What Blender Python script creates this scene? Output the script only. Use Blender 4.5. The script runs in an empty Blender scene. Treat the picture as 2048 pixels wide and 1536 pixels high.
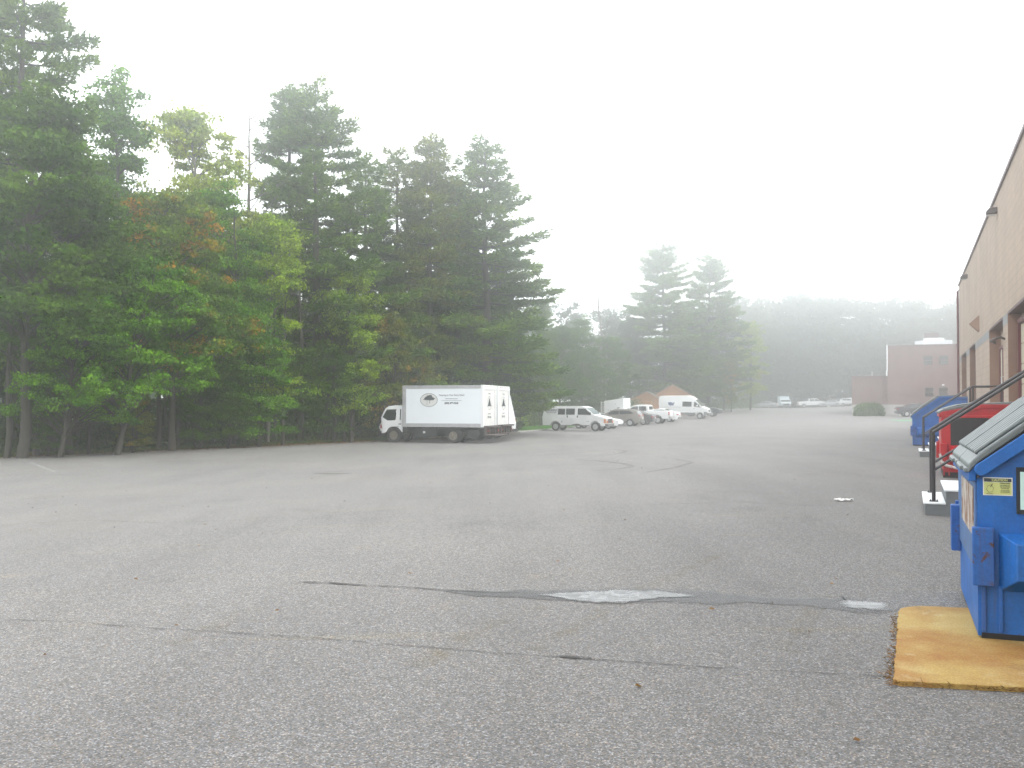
import bpy, bmesh, math, random
import numpy as np
from mathutils import Vector, Matrix
R = math.radians
sc = bpy.context.scene
COL = sc.collection

# ------------------------------------------------------------------ camera, sky, sun, exposure
FPX, HORY, EYE = 1900.0, 808.0, 1.6          # focal length and horizon in photo pixels, eye height
cam_d = bpy.data.cameras.new('camera'); cam = bpy.data.objects.new('camera', cam_d); COL.objects.link(cam)
cam_d.sensor_width = 36; cam_d.lens = FPX/2048*36; cam_d.clip_start = .05; cam_d.clip_end = 3000
cam.location = (0, 0, EYE); cam.rotation_euler = (R(90)+math.atan((HORY-768)/FPX), 0, 0)
sc.camera = cam
SUN_EL, SUN_AZ = R(52), R(120)               # azimuth clockwise from +Y
w = bpy.data.worlds.new('World'); sc.world = w; w.use_nodes = True
nt = w.node_tree; nt.nodes.clear()
sky = nt.nodes.new('ShaderNodeTexSky'); sky.sky_type = 'NISHITA'; sky.sun_disc = False
sky.sun_elevation = SUN_EL; sky.sun_rotation = SUN_AZ; sky.dust_density = 6; sky.air_density = 1.0
mx = nt.nodes.new('ShaderNodeMixRGB'); mx.inputs[0].default_value = .88; mx.inputs[2].default_value = (9.0, 9.25, 9.4, 1)
bg = nt.nodes.new('ShaderNodeBackground'); bg.inputs[1].default_value = .13
wo = nt.nodes.new('ShaderNodeOutputWorld')
nt.links.new(sky.outputs[0], mx.inputs[1]); nt.links.new(mx.outputs[0], bg.inputs[0]); nt.links.new(bg.outputs[0], wo.inputs[0])
sl = bpy.data.lights.new('sun', 'SUN'); sl.energy = .7; sl.angle = R(25); sl.color = (1, .97, .92)
so = bpy.data.objects.new('sun', sl); COL.objects.link(so)
sd = Vector((math.sin(SUN_AZ)*math.cos(SUN_EL), math.cos(SUN_AZ)*math.cos(SUN_EL), math.sin(SUN_EL)))
so.rotation_euler = sd.to_track_quat('Z', 'Y').to_euler(); so.location = (20, -20, 60)
vs = sc.view_settings; vs.view_transform = 'Standard'; vs.look = 'None'; vs.gamma = 1; vs.exposure = 1.32; vs.use_curve_mapping = False
sc.render.engine = 'CYCLES'
cy = sc.cycles
cy.max_bounces = 6; cy.diffuse_bounces = 3; cy.glossy_bounces = 2; cy.transmission_bounces = 3; cy.volume_bounces = 2
cy.transparent_max_bounces = 8; cy.caustics_reflective = False; cy.caustics_refractive = False
cy.use_denoising = True
HAZE_DENSITY, HAZE_COLOR = .0051, (.97, .985, .985)

# ------------------------------------------------------------------ helpers
def tag(o, label=None, cat=None, group=None, kind=None):
    if label: o['label'] = label
    if cat: o['category'] = cat
    if group: o['group'] = group
    if kind: o['kind'] = kind
    return o
def link(name, me, mat=None, parent=None):
    o = bpy.data.objects.new(name, me); COL.objects.link(o)
    if mat is not None and me is not None and not me.materials: me.materials.append(mat)
    if parent: o.parent = parent
    return o
def thing(name, label, cat, loc=(0, 0, 0), rz=0, group=None):
    o = bpy.data.objects.new(name, None); COL.objects.link(o); o.empty_display_size = .3
    o.location = loc; o.rotation_euler = (0, 0, rz)
    return tag(o, label, cat, group)
def copy_tree(o, parent=None):
    c = o.copy(); COL.objects.link(c)
    if parent: c.parent = parent
    for ch in list(o.children): copy_tree(ch, c)
    return c
class MB:
    def __init__(s): s.bm = bmesh.new()
    def face(s, pts):
        return s.bm.faces.new([s.bm.verts.new(p) for p in pts])
    def box(s, x0, x1, y0, y1, z0, z1):
        v = [s.bm.verts.new((x, y, z)) for x in (x0, x1) for y in (y0, y1) for z in (z0, z1)]
        for f in ((0,1,3,2),(4,6,7,5),(0,4,5,1),(2,3,7,6),(0,2,6,4),(1,5,7,3)): s.bm.faces.new([v[i] for i in f])
        return s
    def prism(s, poly, a, b, axis='y'):
        m = {'y': lambda p, t: (p[0], t, p[1]), 'x': lambda p, t: (t, p[0], p[1]), 'z': lambda p, t: (p[0], p[1], t)}[axis]
        A = [s.bm.verts.new(m(p, a)) for p in poly]; B = [s.bm.verts.new(m(p, b)) for p in poly]; n = len(poly)
        s.bm.faces.new(A); s.bm.faces.new(B[::-1])
        for i in range(n): s.bm.faces.new([A[i], B[i], B[(i+1) % n], A[(i+1) % n]])
        return s
    def tube(s, pts, r, n=8):
        pts = [Vector(p) for p in pts]; rings = []
        for i, p in enumerate(pts):
            d = (pts[min(i+1, len(pts)-1)]-pts[max(i-1, 0)]).normalized()
            u = d.cross(Vector((0, 0, 1)) if abs(d.z) < .9 else Vector((1, 0, 0))).normalized(); v = d.cross(u)
            rr = r[i] if isinstance(r, (list, tuple)) else r
            rings.append([s.bm.verts.new(p+(u*math.cos(6.28319*k/n)+v*math.sin(6.28319*k/n))*rr) for k in range(n)])
        for a, b in zip(rings, rings[1:]):
            for k in range(n): s.bm.faces.new([a[k], a[(k+1) % n], b[(k+1) % n], b[k]])
        s.bm.faces.new(rings[0][::-1]); s.bm.faces.new(rings[-1])
        return s
    def lathe_y(s, prof, c, n=20):           # prof: (radius, y) closed loop, about an axis along y through c
        rings = []
        for k in range(n):
            a = 6.28319*k/n
            rings.append([s.bm.verts.new((c[0]+r*math.cos(a), c[1]+y, c[2]+r*math.sin(a))) for r, y in prof])
        m = len(prof)
        for k in range(n):
            for i in range(m):
                a, b = rings[k], rings[(k+1) % n]
                s.bm.faces.new([a[i], a[(i+1) % m], b[(i+1) % m], b[i]])
        return s
    def build(s, name, mat, parent=None, bevel=0, smooth=False, seg=2):
        bmesh.ops.recalc_face_normals(s.bm, faces=s.bm.faces)
        me = bpy.data.meshes.new(name); s.bm.to_mesh(me); s.bm.free()
        if smooth:
            me.polygons.foreach_set('use_smooth', [True]*len(me.polygons)); me.set_sharp_from_angle(angle=R(38))
        o = link(name, me, mat, parent)
        if bevel:
            b = o.modifiers.new('bevel', 'BEVEL'); b.width = bevel; b.segments = seg; b.limit_method = 'ANGLE'; b.angle_limit = R(35)
        return o
def np_mesh(name, V, F):
    V = np.asarray(V, np.float32); F = np.asarray(F, np.int32)
    me = bpy.data.meshes.new(name)
    me.vertices.add(len(V)); me.vertices.foreach_set('co', V.ravel())
    k = F.shape[1]
    me.loops.add(F.size); me.loops.foreach_set('vertex_index', F.ravel())
    me.polygons.add(len(F)); me.polygons.foreach_set('loop_start', np.arange(0, F.size, k, dtype=np.int32))
    me.update(calc_edges=True)
    return me
_fonts = {}
def text_mesh(body, size, align='CENTER', depth=.002, shear=0, space=1.0, bold=0):
    cu = bpy.data.curves.new('lettering', 'FONT'); cu.body = body; cu.size = size; cu.align_x = align; cu.align_y = 'CENTER'
    cu.extrude = depth; cu.shear = shear; cu.space_character = space; cu.offset = bold; cu.resolution_u = 3
    o = bpy.data.objects.new('lettering', cu); COL.objects.link(o)
    me = bpy.data.meshes.new_from_object(o)
    bpy.data.objects.remove(o); bpy.data.curves.remove(cu)
    return me
def lettering(lines, mat, parent, M, name='lettering'):
    """lines: (text, size, x, y, bold); M places the sign's plane"""
    for t, size, x, y, bold in lines:
        me = text_mesh(t, size, bold=bold); me.transform(M @ Matrix.Translation((x, y, 0))); link(name, me, mat, parent)

# ------------------------------------------------------------------ materials
def nodes_of(name):
    m = bpy.data.materials.new(name); m.use_nodes = True; n = m.node_tree.nodes; l = m.node_tree.links
    return m, n, l, n['Principled BSDF']
def noise(n, l, scale, detail=4, coord=None, rough=.55, dist=0):
    t = n.new('ShaderNodeTexNoise'); t.inputs['Scale'].default_value = scale; t.inputs['Detail'].default_value = detail
    t.inputs['Roughness'].default_value = rough; t.inputs['Distortion'].default_value = dist
    if coord is not None: l.new(coord, t.inputs['Vector'])
    return t.outputs['Fac']
def ramp(n, l, fac, stops):
    r = n.new('ShaderNodeValToRGB'); e = r.color_ramp.elements
    while len(e) < len(stops): e.new(.5)
    for el, (p, c) in zip(e, stops): el.position = p; el.color = (c, c, c, 1) if isinstance(c, (int, float)) else (*c, 1)
    l.new(fac, r.inputs[0]); return r.outputs[0]
def mix(n, l, fac, a, b, mode='MIX'):
    m = n.new('ShaderNodeMixRGB'); m.blend_type = mode
    for i, v in ((0, fac), (1, a), (2, b)):
        if hasattr(v, 'is_linked') or hasattr(v, 'links'): l.new(v, m.inputs[i])
        elif isinstance(v, (int, float)): m.inputs[i].default_value = v if i == 0 else (v, v, v, 1)
        else: m.inputs[i].default_value = (*v, 1)
    return m.outputs[0]
def M(name, col, rough=.6, var=.2, vscale=3, bump=0, bscale=60, metal=0, spec=.5, wear=None, wscale=5, wlevel=.62, stretch=None, streak=None):
    m, n, l, p = nodes_of(name)
    tc = n.new('ShaderNodeTexCoord'); co = tc.outputs['Object']
    if stretch:
        mp = n.new('ShaderNodeMapping'); mp.inputs['Scale'].default_value = stretch; l.new(co, mp.inputs['Vector']); co = mp.outputs[0]
    f = noise(n, l, vscale, 6, co)
    c = mix(n, l, 1, col, ramp(n, l, f, ((.25, 1-var), (.75, 1+var*.5))), 'MULTIPLY')
    if wear:
        wf = noise(n, l, wscale, 8, co, .65, .3)
        c = mix(n, l, ramp(n, l, wf, ((wlevel, 0), (wlevel+.05, 1))), c, wear)
    if streak:
        ms = n.new('ShaderNodeMapping'); ms.inputs['Scale'].default_value = (1, 1, .07); l.new(tc.outputs['Object'], ms.inputs['Vector'])
        sf = noise(n, l, 16, 6, ms.outputs[0], .7)
        c = mix(n, l, ramp(n, l, sf, ((.52, 0), (.72, .55))), c, streak)
        c = mix(n, l, 1, c, ramp(n, l, noise(n, l, 45, 5, tc.outputs['Object'], .7), ((.3, .82), (.7, 1.1))), 'MULTIPLY')
    l.new(c, p.inputs['Base Color'])
    p.inputs['Roughness'].default_value = rough; p.inputs['Metallic'].default_value = metal; p.inputs['Specular IOR Level'].default_value = spec
    if bump:
        b = n.new('ShaderNodeBump'); b.inputs['Strength'].default_value = bump; b.inputs['Distance'].default_value = .01
        l.new(noise(n, l, bscale, 4, co), b.inputs['Height']); l.new(b.outputs[0], p.inputs['Normal'])
    return m
def leafmat(name, c1, c2, c3=None, lvl=.6, scale=.55, trans=.3):
    m, n, l, p = nodes_of(name); n.remove(p)
    tc = n.new('ShaderNodeTexCoord'); oi = n.new('ShaderNodeObjectInfo'); ge = n.new('ShaderNodeNewGeometry')
    add = n.new('ShaderNodeVectorMath'); add.operation = 'ADD'; sc_ = n.new('ShaderNodeVectorMath'); sc_.operation = 'SCALE'
    l.new(oi.outputs['Location'], sc_.inputs[0]); sc_.inputs['Scale'].default_value = .37
    l.new(tc.outputs['Object'], add.inputs[0]); l.new(sc_.outputs[0], add.inputs[1])
    f = noise(n, l, scale, 3, add.outputs[0])
    c = mix(n, l, ramp(n, l, f, ((.35, 0), (.65, 1))), c1, c2)
    if c3:
        g = noise(n, l, scale*.8, 3, add.outputs[0], .6, .8)
        c = mix(n, l, ramp(n, l, g, ((lvl-.04, 0), (lvl+.05, 1))), c, c3)
    c = mix(n, l, 1, c, ramp(n, l, ge.outputs['Random Per Island'], ((0, .55), (1, 1.35))), 'MULTIPLY')
    d = n.new('ShaderNodeBsdfDiffuse'); t = n.new('ShaderNodeBsdfTranslucent'); ms = n.new('ShaderNodeMixShader'); ms.inputs[0].default_value = trans
    l.new(c, d.inputs[0]); l.new(mix(n, l, 1, c, (1.25, 1.3, .7), 'MULTIPLY'), t.inputs[0])
    l.new(d.outputs[0], ms.inputs[1]); l.new(t.outputs[0], ms.inputs[2])
    l.new(ms.outputs[0], n['Material Output'].inputs['Surface'])
    return m
def asphalt_mat():
    m, n, l, p = nodes_of('asphalt'); ge = n.new('ShaderNodeNewGeometry'); co = ge.outputs['Position']
    base = ramp(n, l, noise(n, l, .16, 5, co, .6), ((.3, (.144, .144, .144)), (.5, (.160, .159, .156)), (.7, (.178, .174, .167))))
    mp = n.new('ShaderNodeMapping'); mp.inputs['Rotation'].default_value = (0, 0, R(22.7)); mp.inputs['Scale'].default_value = (.5, .07, 1); l.new(co, mp.inputs['Vector'])
    st = noise(n, l, 1.6, 5, mp.outputs[0], .6, .2)                                         # traffic streaks along the building
    base = mix(n, l, 1, base, ramp(n, l, st, ((.3, .88), (.5, 1), (.7, 1.07))), 'MULTIPLY')
    tan = ramp(n, l, noise(n, l, .9, 6, co, .7, .5), ((.6, 0), (.75, .35)))
    base = mix(n, l, tan, base, (.24, .2, .13))
    mp2 = n.new('ShaderNodeMapping'); mp2.inputs['Rotation'].default_value = (0, 0, R(-35)); mp2.inputs['Scale'].default_value = (.25, 2.2, 1); l.new(co, mp2.inputs['Vector'])
    ys = ramp(n, l, noise(n, l, .8, 5, mp2.outputs[0], .6, .4), ((.62, 0), (.72, .3)))
    base = mix(n, l, ys, base, (.23, .2, .12))
    dk = ramp(n, l, noise(n, l, .45, 6, co, .65, .6), ((.26, .8), (.42, 1)))
    base = mix(n, l, 1, base, dk, 'MULTIPLY')
    vo = n.new('ShaderNodeTexVoronoi'); vo.inputs['Scale'].default_value = 120; l.new(co, vo.inputs['Vector'])
    sep = n.new('ShaderNodeSeparateColor'); l.new(vo.outputs['Color'], sep.inputs[0])
    agg = ramp(n, l, sep.outputs[0], ((.0, .42), (.45, .88), (.82, 1.12), (.97, 2.1)))       # stones of the aggregate
    base = mix(n, l, 1, base, agg, 'MULTIPLY')
    tint = ramp(n, l, sep.outputs[1], ((.0, (.92, .97, 1.06)), (.5, (1, 1, 1)), (.78, (1.08, .99, .93)), (.95, (1.2, 1.0, .8))))
    base = mix(n, l, 1, base, tint, 'MULTIPLY')
    base = mix(n, l, 1, base, ramp(n, l, noise(n, l, 24, 6, co, .75), ((.3, .78), (.7, 1.2))), 'MULTIPLY')
    l.new(base, p.inputs['Base Color']); p.inputs['Roughness'].default_value = .82; p.inputs['Specular IOR Level'].default_value = .35
    b = n.new('ShaderNodeBump'); b.inputs['Strength'].default_value = .5; b.inputs['Distance'].default_value = .006
    l.new(vo.outputs['Distance'], b.inputs['Height']); l.new(b.outputs[0], p.inputs['Normal'])
    return m
def brick_mat(name, c1, c2, mortar, bw, bh, var=.2, mort=.01, bump=.4, swap=False):
    m, n, l, p = nodes_of(name); tc = n.new('ShaderNodeTexCoord')
    sx = n.new('ShaderNodeSeparateXYZ'); cx = n.new('ShaderNodeCombineXYZ'); l.new(tc.outputs['Object'], sx.inputs[0])
    ad = n.new('ShaderNodeMath'); ad.operation = 'ADD'; l.new(sx.outputs[0], ad.inputs[0]); l.new(sx.outputs[1], ad.inputs[1])
    l.new(ad.outputs[0], cx.inputs[0]); l.new(sx.outputs[2], cx.inputs[1])
    b = n.new('ShaderNodeTexBrick'); l.new(cx.outputs[0], b.inputs['Vector'])
    b.inputs['Color1'].default_value = (*c1, 1); b.inputs['Color2'].default_value = (*c2, 1); b.inputs['Mortar'].default_value = (*mortar, 1)
    b.inputs['Scale'].default_value = 1; b.inputs['Brick Width'].default_value = bw; b.inputs['Row Height'].default_value = bh
    b.inputs['Mortar Size'].default_value = mort; b.inputs['Mortar Smooth'].default_value = .3
    c = mix(n, l, 1, b.outputs['Color'], ramp(n, l, noise(n, l, .7, 6, tc.outputs['Object']), ((.3, 1-var), (.7, 1+var*.5))), 'MULTIPLY')
    c = mix(n, l, 1, c, ramp(n, l, noise(n, l, 30, 4, tc.outputs['Object']), ((.3, .86), (.7, 1.1))), 'MULTIPLY')
    l.new(c, p.inputs['Base Color']); p.inputs['Roughness'].default_value = .85
    bp = n.new('ShaderNodeBump'); bp.inputs['Strength'].default_value = bump; bp.inputs['Distance'].default_value = .01
    l.new(mix(n, l, .5, b.outputs['Fac'], noise(n, l, 40, 4, tc.outputs['Object'])), bp.inputs['Height']); bp.invert = True
    l.new(bp.outputs[0], p.inputs['Normal'])
    return m
def core_alpha(n, l, ge, scale, gain, amount):
    a = n.new('ShaderNodeAttribute'); a.attribute_name = 'core'
    m1 = n.new('ShaderNodeMath'); m1.operation = 'MULTIPLY_ADD'; l.new(noise(n, l, scale, 6, ge.outputs['Position'], .65, .3), m1.inputs[0]); m1.inputs[1].default_value = gain
    l.new(a.outputs['Fac'], m1.inputs[2]); return ramp(n, l, m1.outputs[0], ((gain*.5+.22, 0), (min(1, gain*.5+.5), amount)))
def soft_mat(name, col, rough, scale, amount, gain=.8):
    m, n, l, p = nodes_of(name); ge = n.new('ShaderNodeNewGeometry')
    p.inputs['Base Color'].default_value = (*col, 1); p.inputs['Roughness'].default_value = rough
    l.new(core_alpha(n, l, ge, scale, gain, amount), p.inputs['Alpha']); return m
def worn_mat(name, col, rough=.8, lo=.42, hi=.58, scale=8, amount=1.0):
    """paint or stain with holes worn through to what is below"""
    m, n, l, p = nodes_of(name); ge = n.new('ShaderNodeNewGeometry')
    p.inputs['Base Color'].default_value = (*col, 1); p.inputs['Roughness'].default_value = rough
    f = ramp(n, l, noise(n, l, scale, 6, ge.outputs['Position'], .7), ((lo, 0), (hi, amount)))
    l.new(f, p.inputs['Alpha'])
    return m
ASPH = asphalt_mat()
MAT = dict(
 white=M('white_paint', (.78, .79, .79), .35, .06, 1.5), boxwhite=M('box_panel_paint', (.76, .80, .83), .35, .05, .8),
 vanwhite=M('van_paint', (.76, .77, .77), .35, .14, 1.2), greyrail=M('aluminium_rail', (.42, .42, .43), .45, .2, 4, metal=.3),
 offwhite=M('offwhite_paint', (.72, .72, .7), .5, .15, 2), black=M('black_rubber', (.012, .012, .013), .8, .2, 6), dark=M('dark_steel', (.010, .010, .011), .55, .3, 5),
 chrome=M('rim_metal', (.55, .55, .55), .3, .3, 12, metal=.8), rimrust=M('dusty_rim', (.24, .21, .165), .5, .3, 14, metal=.3),
 glass=M('tinted_glass', (.012, .016, .018), .06, .1, 2, spec=.8), clearglass=M('windscreen_glass', (.16, .2, .21), .05, .1, 2, spec=1),
 amber=M('amber_lens', (.6, .18, .03), .25), red=M('red_lens', (.42, .02, .02), .25), lens=M('headlamp_lens', (.62, .64, .66), .15, spec=.8),
 rustgrey=M('rusty_steel', (.065, .052, .045), .75, .5, 9, wear=(.12, .055, .03), wscale=4, wlevel=.58),
 ink=M('dark_lettering', (.06, .065, .07), .6), greyink=M('grey_lettering', (.17, .175, .19), .6), greenink=M('green_black_print', (.03, .045, .05), .6), blueink=M('blue_print', (.03, .06, .2), .6),
 ovalfill=M('pale_badge', (.62, .62, .60), .5, .1, 3), taupe=M('bronze_car_paint', (.23, .205, .185), .3, .05, metal=.35), charcoal=M('charcoal_car_paint', (.035, .035, .04), .3),
 cladding=M('grey_cladding', (.13, .13, .135), .7), silver=M('silver_car_paint', (.40, .41, .43), .3, metal=.4), darkred=M('dark_red_paint', (.22, .03, .03), .35), greyblue=M('grey_blue_paint', (.5, .58, .62), .4),
 tread=M('white_tread_paint', (.80, .82, .83), .6, .1, 6), stepgrey=M('grey_step_paint', (.15, .16, .165), .8, .2, 3, bump=.2),
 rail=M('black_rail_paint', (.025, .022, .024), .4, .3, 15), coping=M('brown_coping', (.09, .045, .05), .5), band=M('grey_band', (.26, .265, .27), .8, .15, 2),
 beigedoor=M('beige_door', (.47, .42, .33), .6, .1, 1), jamb=M('brown_jamb', (.25, .15, .105), .75, .2, 2), darkmetal=M('bronze_metal', (.05, .035, .03), .5), maroon=M('maroon_frame', (.13, .03, .035), .5),
 blue=M('blue_dumpster_paint', (.010, .125, .43), .5, .3, 4, bump=.25, bscale=6, wear=(.09, .045, .03), wscale=13, wlevel=.65, streak=(.05, .075, .13)),
 bluefaded=M('faded_blue_paint', (.075, .16, .34), .55, .3, 4, wear=(.13, .10, .09), wscale=6, wlevel=.62, streak=(.16, .2, .3)),
 bluerust=M('blue_rusted_edge', (.016, .11, .38), .6, .3, 5, wear=(.085, .035, .02), wscale=9, wlevel=.60, streak=(.07, .045, .045)),
 dumpred=M('red_dumpster_paint', (.48, .008, .014), .4, .25, 3, bump=.1, bscale=9, wear=(.12, .03, .02), wscale=6, wlevel=.66, streak=(.22, .01, .012)),
 lid=M('grey_plastic_lid', (.15, .17, .17), .45, .35, 5, stretch=(1, 6, 1)), lidunder=M('black_lid_underside', (.035, .035, .035), .5), panelblack=M('black_side_door', (.014, .017, .018), .5, .3, 4),
 pipe=M('scuffed_pipe', (.5, .47, .45), .5, .4, 8, wear=(.3, .05, .04), wscale=9, wlevel=.58),
 peel=M('peeling_sticker', (.50, .46, .42), .7, .3, 6, wear=(.22, .12, .07), wscale=9, wlevel=.48, stretch=(1, 1, .4)), stickery=M('yellow_sticker', (.52, .55, .20), .5, .08, 6), stickerw=M('white_sticker', (.72, .73, .68), .5), mint=M('pale_sign_face', (.55, .75, .70), .4),
 bark=M('bark', (.06, .052, .044), .9, .5, 5, bump=.6, bscale=14, stretch=(3, 3, .6)), barkgrey=M('pale_bark', (.15, .135, .12), .9, .4, 5, bump=.5, bscale=14, stretch=(3, 3, .6)), barkdead=M('bare_dead_wood', (.17, .15, .145), .9, .3, 5),
 shed=M('orange_cedar', (.42, .20, .085), .7, .25, 2, stretch=(6, 6, .5)), shedroof=M('brown_shingle', (.12, .105, .095), .85, .3, 6), concrete=M('concrete', (.40, .39, .37), .85, .2, 2, bump=.2),
 brickroof=M('roof_edge', (.16, .12, .115), .8), galv=M('galvanised_metal', (.62, .65, .67), .4, .1, 3, metal=.2), kerb=M('kerb_stone', (.36, .35, .33), .85, .3, 3), paper=M('crumpled_paper', (.75, .74, .72), .8),
)
def pad_mat():
    m, n, l, p = nodes_of('stained_concrete_pad'); ge = n.new('ShaderNodeNewGeometry'); co = ge.outputs['Position']
    c = ramp(n, l, noise(n, l, 1.1, 8, co, .65, .0), ((.3, (.33, .20, .045)), (.55, (.43, .29, .085)), (.75, (.48, .37, .16))))
    c = mix(n, l, ramp(n, l, noise(n, l, 1.25, 8, co, .6, .1), ((.45, 0), (.66, .85))), c, (.28, .10, .010))
    c = mix(n, l, ramp(n, l, noise(n, l, 2.3, 8, co, .7, .1), ((.60, 0), (.74, .6))), c, (.55, .48, .30))
    c = mix(n, l, ramp(n, l, noise(n, l, 1.7, 9, co, .75, .15), ((.58, 0), (.70, .6))), c, (.11, .075, .04))
    c = mix(n, l, 1, c, ramp(n, l, noise(n, l, 70, 5, co, .7), ((.3, .6), (.7, 1.2))), 'MULTIPLY')
    l.new(c, p.inputs['Base Color']); p.inputs['Roughness'].default_value = .85
    b = n.new('ShaderNodeBump'); b.inputs['Strength'].default_value = .5; b.inputs['Distance'].default_value = .006; l.new(noise(n, l, 50, 6, co), b.inputs['Height']); l.new(b.outputs[0], p.inputs['Normal'])
    return m
MAT['pad'] = pad_mat()
MAT['block'] = brick_mat('beige_block', (.405, .315, .25), (.435, .34, .265), (.31, .24, .185), .4, .2, .16, .008, .35)
MAT['brick'] = brick_mat('red_brick', (.175, .105, .093), (.20, .12, .105), (.19, .14, .13), .23, .075, .2, .008, .2)
MAT['line'] = worn_mat('worn_white_line', (.6, .6, .58), .8, .42, .6, 7, .5)
MAT['skid'] = worn_mat('tyre_rubber_mark', (.035, .035, .035), .8, .3, .75, 3, .5)
MAT['crack'] = worn_mat('crack_filler', (.05, .048, .045), .85, .38, .56, 6, .9)
MAT['stain'] = soft_mat('oil_stain', (.06, .058, .055), .8, 1.6, .35)
MAT['damp'] = soft_mat('damp_asphalt', (.075, .075, .075), .5, 3.0, .6, 1.1)
MAT['greenpaint'] = M('green_ground_paint', (.07, .32, .14), .8, .2, 2)
def water_mat():
    m, n, l, p = nodes_of('puddle_water'); ge = n.new('ShaderNodeNewGeometry')
    l.new(core_alpha(n, l, ge, 2.4, 1.1, .8), p.inputs['Alpha'])
    p.inputs['Base Color'].default_value = (.12, .12, .12, 1); p.inputs['Roughness'].default_value = .12; p.inputs['Specular IOR Level'].default_value = .6
    l.new(ramp(n, l, noise(n, l, 9, 6, ge.outputs['Position'], .7), ((.35, .42), (.6, .16))), p.inputs['Roughness'])
    return m
MAT['water'] = water_mat()
def ground_mat(name, a, b, c_, s=.5):
    m, n, l, p = nodes_of(name); ge = n.new('ShaderNodeNewGeometry'); co = ge.outputs['Position']
    c = ramp(n, l, noise(n, l, s, 6, co, .65, .3), ((.3, a), (.52, b), (.72, c_)))
    c = mix(n, l, 1, c, ramp(n, l, noise(n, l, 14, 6, co, .75), ((.3, .5), (.7, 1.4))), 'MULTIPLY')
    l.new(c, p.inputs['Base Color']); p.inputs['Roughness'].default_value = .95; p.inputs['Specular IOR Level'].default_value = .1
    return m
MAT['meadow'] = ground_mat('meadow', (.07, .10, .035), (.10, .13, .05), (.15, .15, .07), .12)
MAT['floor'] = ground_mat('leafy_soil', (.05, .035, .02), (.11, .065, .03), (.06, .065, .02), .7)
MAT['lawn'] = ground_mat('lawn', (.08, .19, .02), (.10, .24, .03), (.13, .24, .045), .8)
LEAF = dict(
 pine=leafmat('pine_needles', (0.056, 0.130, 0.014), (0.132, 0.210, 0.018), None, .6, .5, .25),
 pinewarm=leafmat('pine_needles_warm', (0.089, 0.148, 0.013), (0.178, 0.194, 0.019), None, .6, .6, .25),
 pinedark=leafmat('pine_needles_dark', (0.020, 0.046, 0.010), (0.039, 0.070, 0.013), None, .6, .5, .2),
 green=leafmat('green_leaves', (0.052, 0.153, 0.006), (0.127, 0.273, 0.008), None),
 deep=leafmat('deep_green_leaves', (0.035, 0.087, 0.008), (0.084, 0.156, 0.011), None),
 yellowgreen=leafmat('yellow_green_leaves', (.19, .27, .025), (.31, .36, .05), (.36, .30, .04), .68),
 lime=leafmat('lime_leaves', (.14, .25, .010), (.26, .36, .020), None),
 orange=leafmat('turning_leaves', (0.055, 0.149, 0.011), (0.122, 0.184, 0.014), (0.402, 0.196, 0.009), .56, .4),
 gold=leafmat('golden_leaves', (0.076, 0.132, 0.012), (0.178, 0.180, 0.019), (0.331, 0.204, 0.019), .6),
 far=leafmat('far_leaves', (.030, .06, .03), (.055, .085, .04), None, .6, .12),
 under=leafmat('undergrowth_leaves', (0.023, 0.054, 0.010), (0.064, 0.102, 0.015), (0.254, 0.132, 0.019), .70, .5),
 grass=leafmat('grass_blades', (.06, .22, .010), (.12, .30, .02), None, .6, .8),
 weeds=leafmat('weed_blades', (.06, .10, .02), (.12, .16, .04), (.2, .14, .05), .6, .6),
 litter=leafmat('fallen_leaves', (.16, .08, .03), (.26, .15, .05), (.10, .06, .03), .6, 3.0, .05),
)

# ------------------------------------------------------------------ lie of the land
SL = .418; CW, SW = .9225, .386                     # warehouse wall runs along (SW, CW), its normal points (CW, -SW)
WROT = -math.atan(SL)
ss = lambda a, b, x: np.clip((x-a)/(b-a), 0, 1)**2*(3-2*np.clip((x-a)/(b-a), 0, 1))
def edge_x(d): return np.where(d < 62.8, -50.7+.73*d, -31.1+.418*d)      # left edge of the lot
def zf(x, d):
    x = np.asarray(x, float); d = np.asarray(d, float)
    L = (2.5+SL*d-x)*CW
    beyond = np.maximum(edge_x(d)-x, 0)*.85
    return -.65*ss(5, 26, L)+1.4*ss(78, 165, d)-1.7*ss(2.5, 16, beyond)*(1-ss(64, 90, d))
def gz(x, d): return float(zf(x, d))
def PX(px, d): return (px-1024)/FPX*d
def gp(px, y):                                      # where the ray through a photo pixel meets the ground
    lo, hi = 1.0, 400.0
    for _ in range(60):
        m = (lo+hi)/2
        if EYE-(y-HORY)/FPX*m > gz(PX(px, m), m): lo = m
        else: hi = m
    return PX(px, lo), lo
def sheet(name, us, vs_, f, mat, dz=0):
    U, Vv = np.meshgrid(us, vs_, indexing='ij'); X, Y = f(U, Vv); Z = zf(X, Y)+dz
    n, m = U.shape; idx = np.arange(n*m).reshape(n, m)
    F = np.stack([idx[:-1, :-1], idx[1:, :-1], idx[1:, 1:], idx[:-1, 1:]], -1).reshape(-1, 4)
    me = np_mesh(name, np.stack([X, Y, Z], -1).reshape(-1, 3), F)
    me.polygons.foreach_set('use_smooth', [True]*len(me.polygons))
    o = link(name, me, mat)
    up = me.polygons[0].normal.z
    if up < 0: me.flip_normals()
    return o
ds = np.concatenate([np.arange(-40, 0, 2), np.arange(0, 60, .5), np.arange(60, 110, 1), np.arange(110, 232, 3)])
ts = np.linspace(0, 1, 90)
lot = sheet('parking_lot', ts, ds, lambda t, d: (edge_x(d)+t*(2.9+SL*d+14-edge_x(d)), d), ASPH)
tag(lot, kind='structure')
g = np.concatenate([np.arange(-330, -120, 14), np.arange(-120, 120, 3), np.arange(120, 331, 14)])
tag(sheet('ground', g, g+230, lambda a, b: (a, b), MAT['meadow'], -.05), kind='structure')
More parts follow.
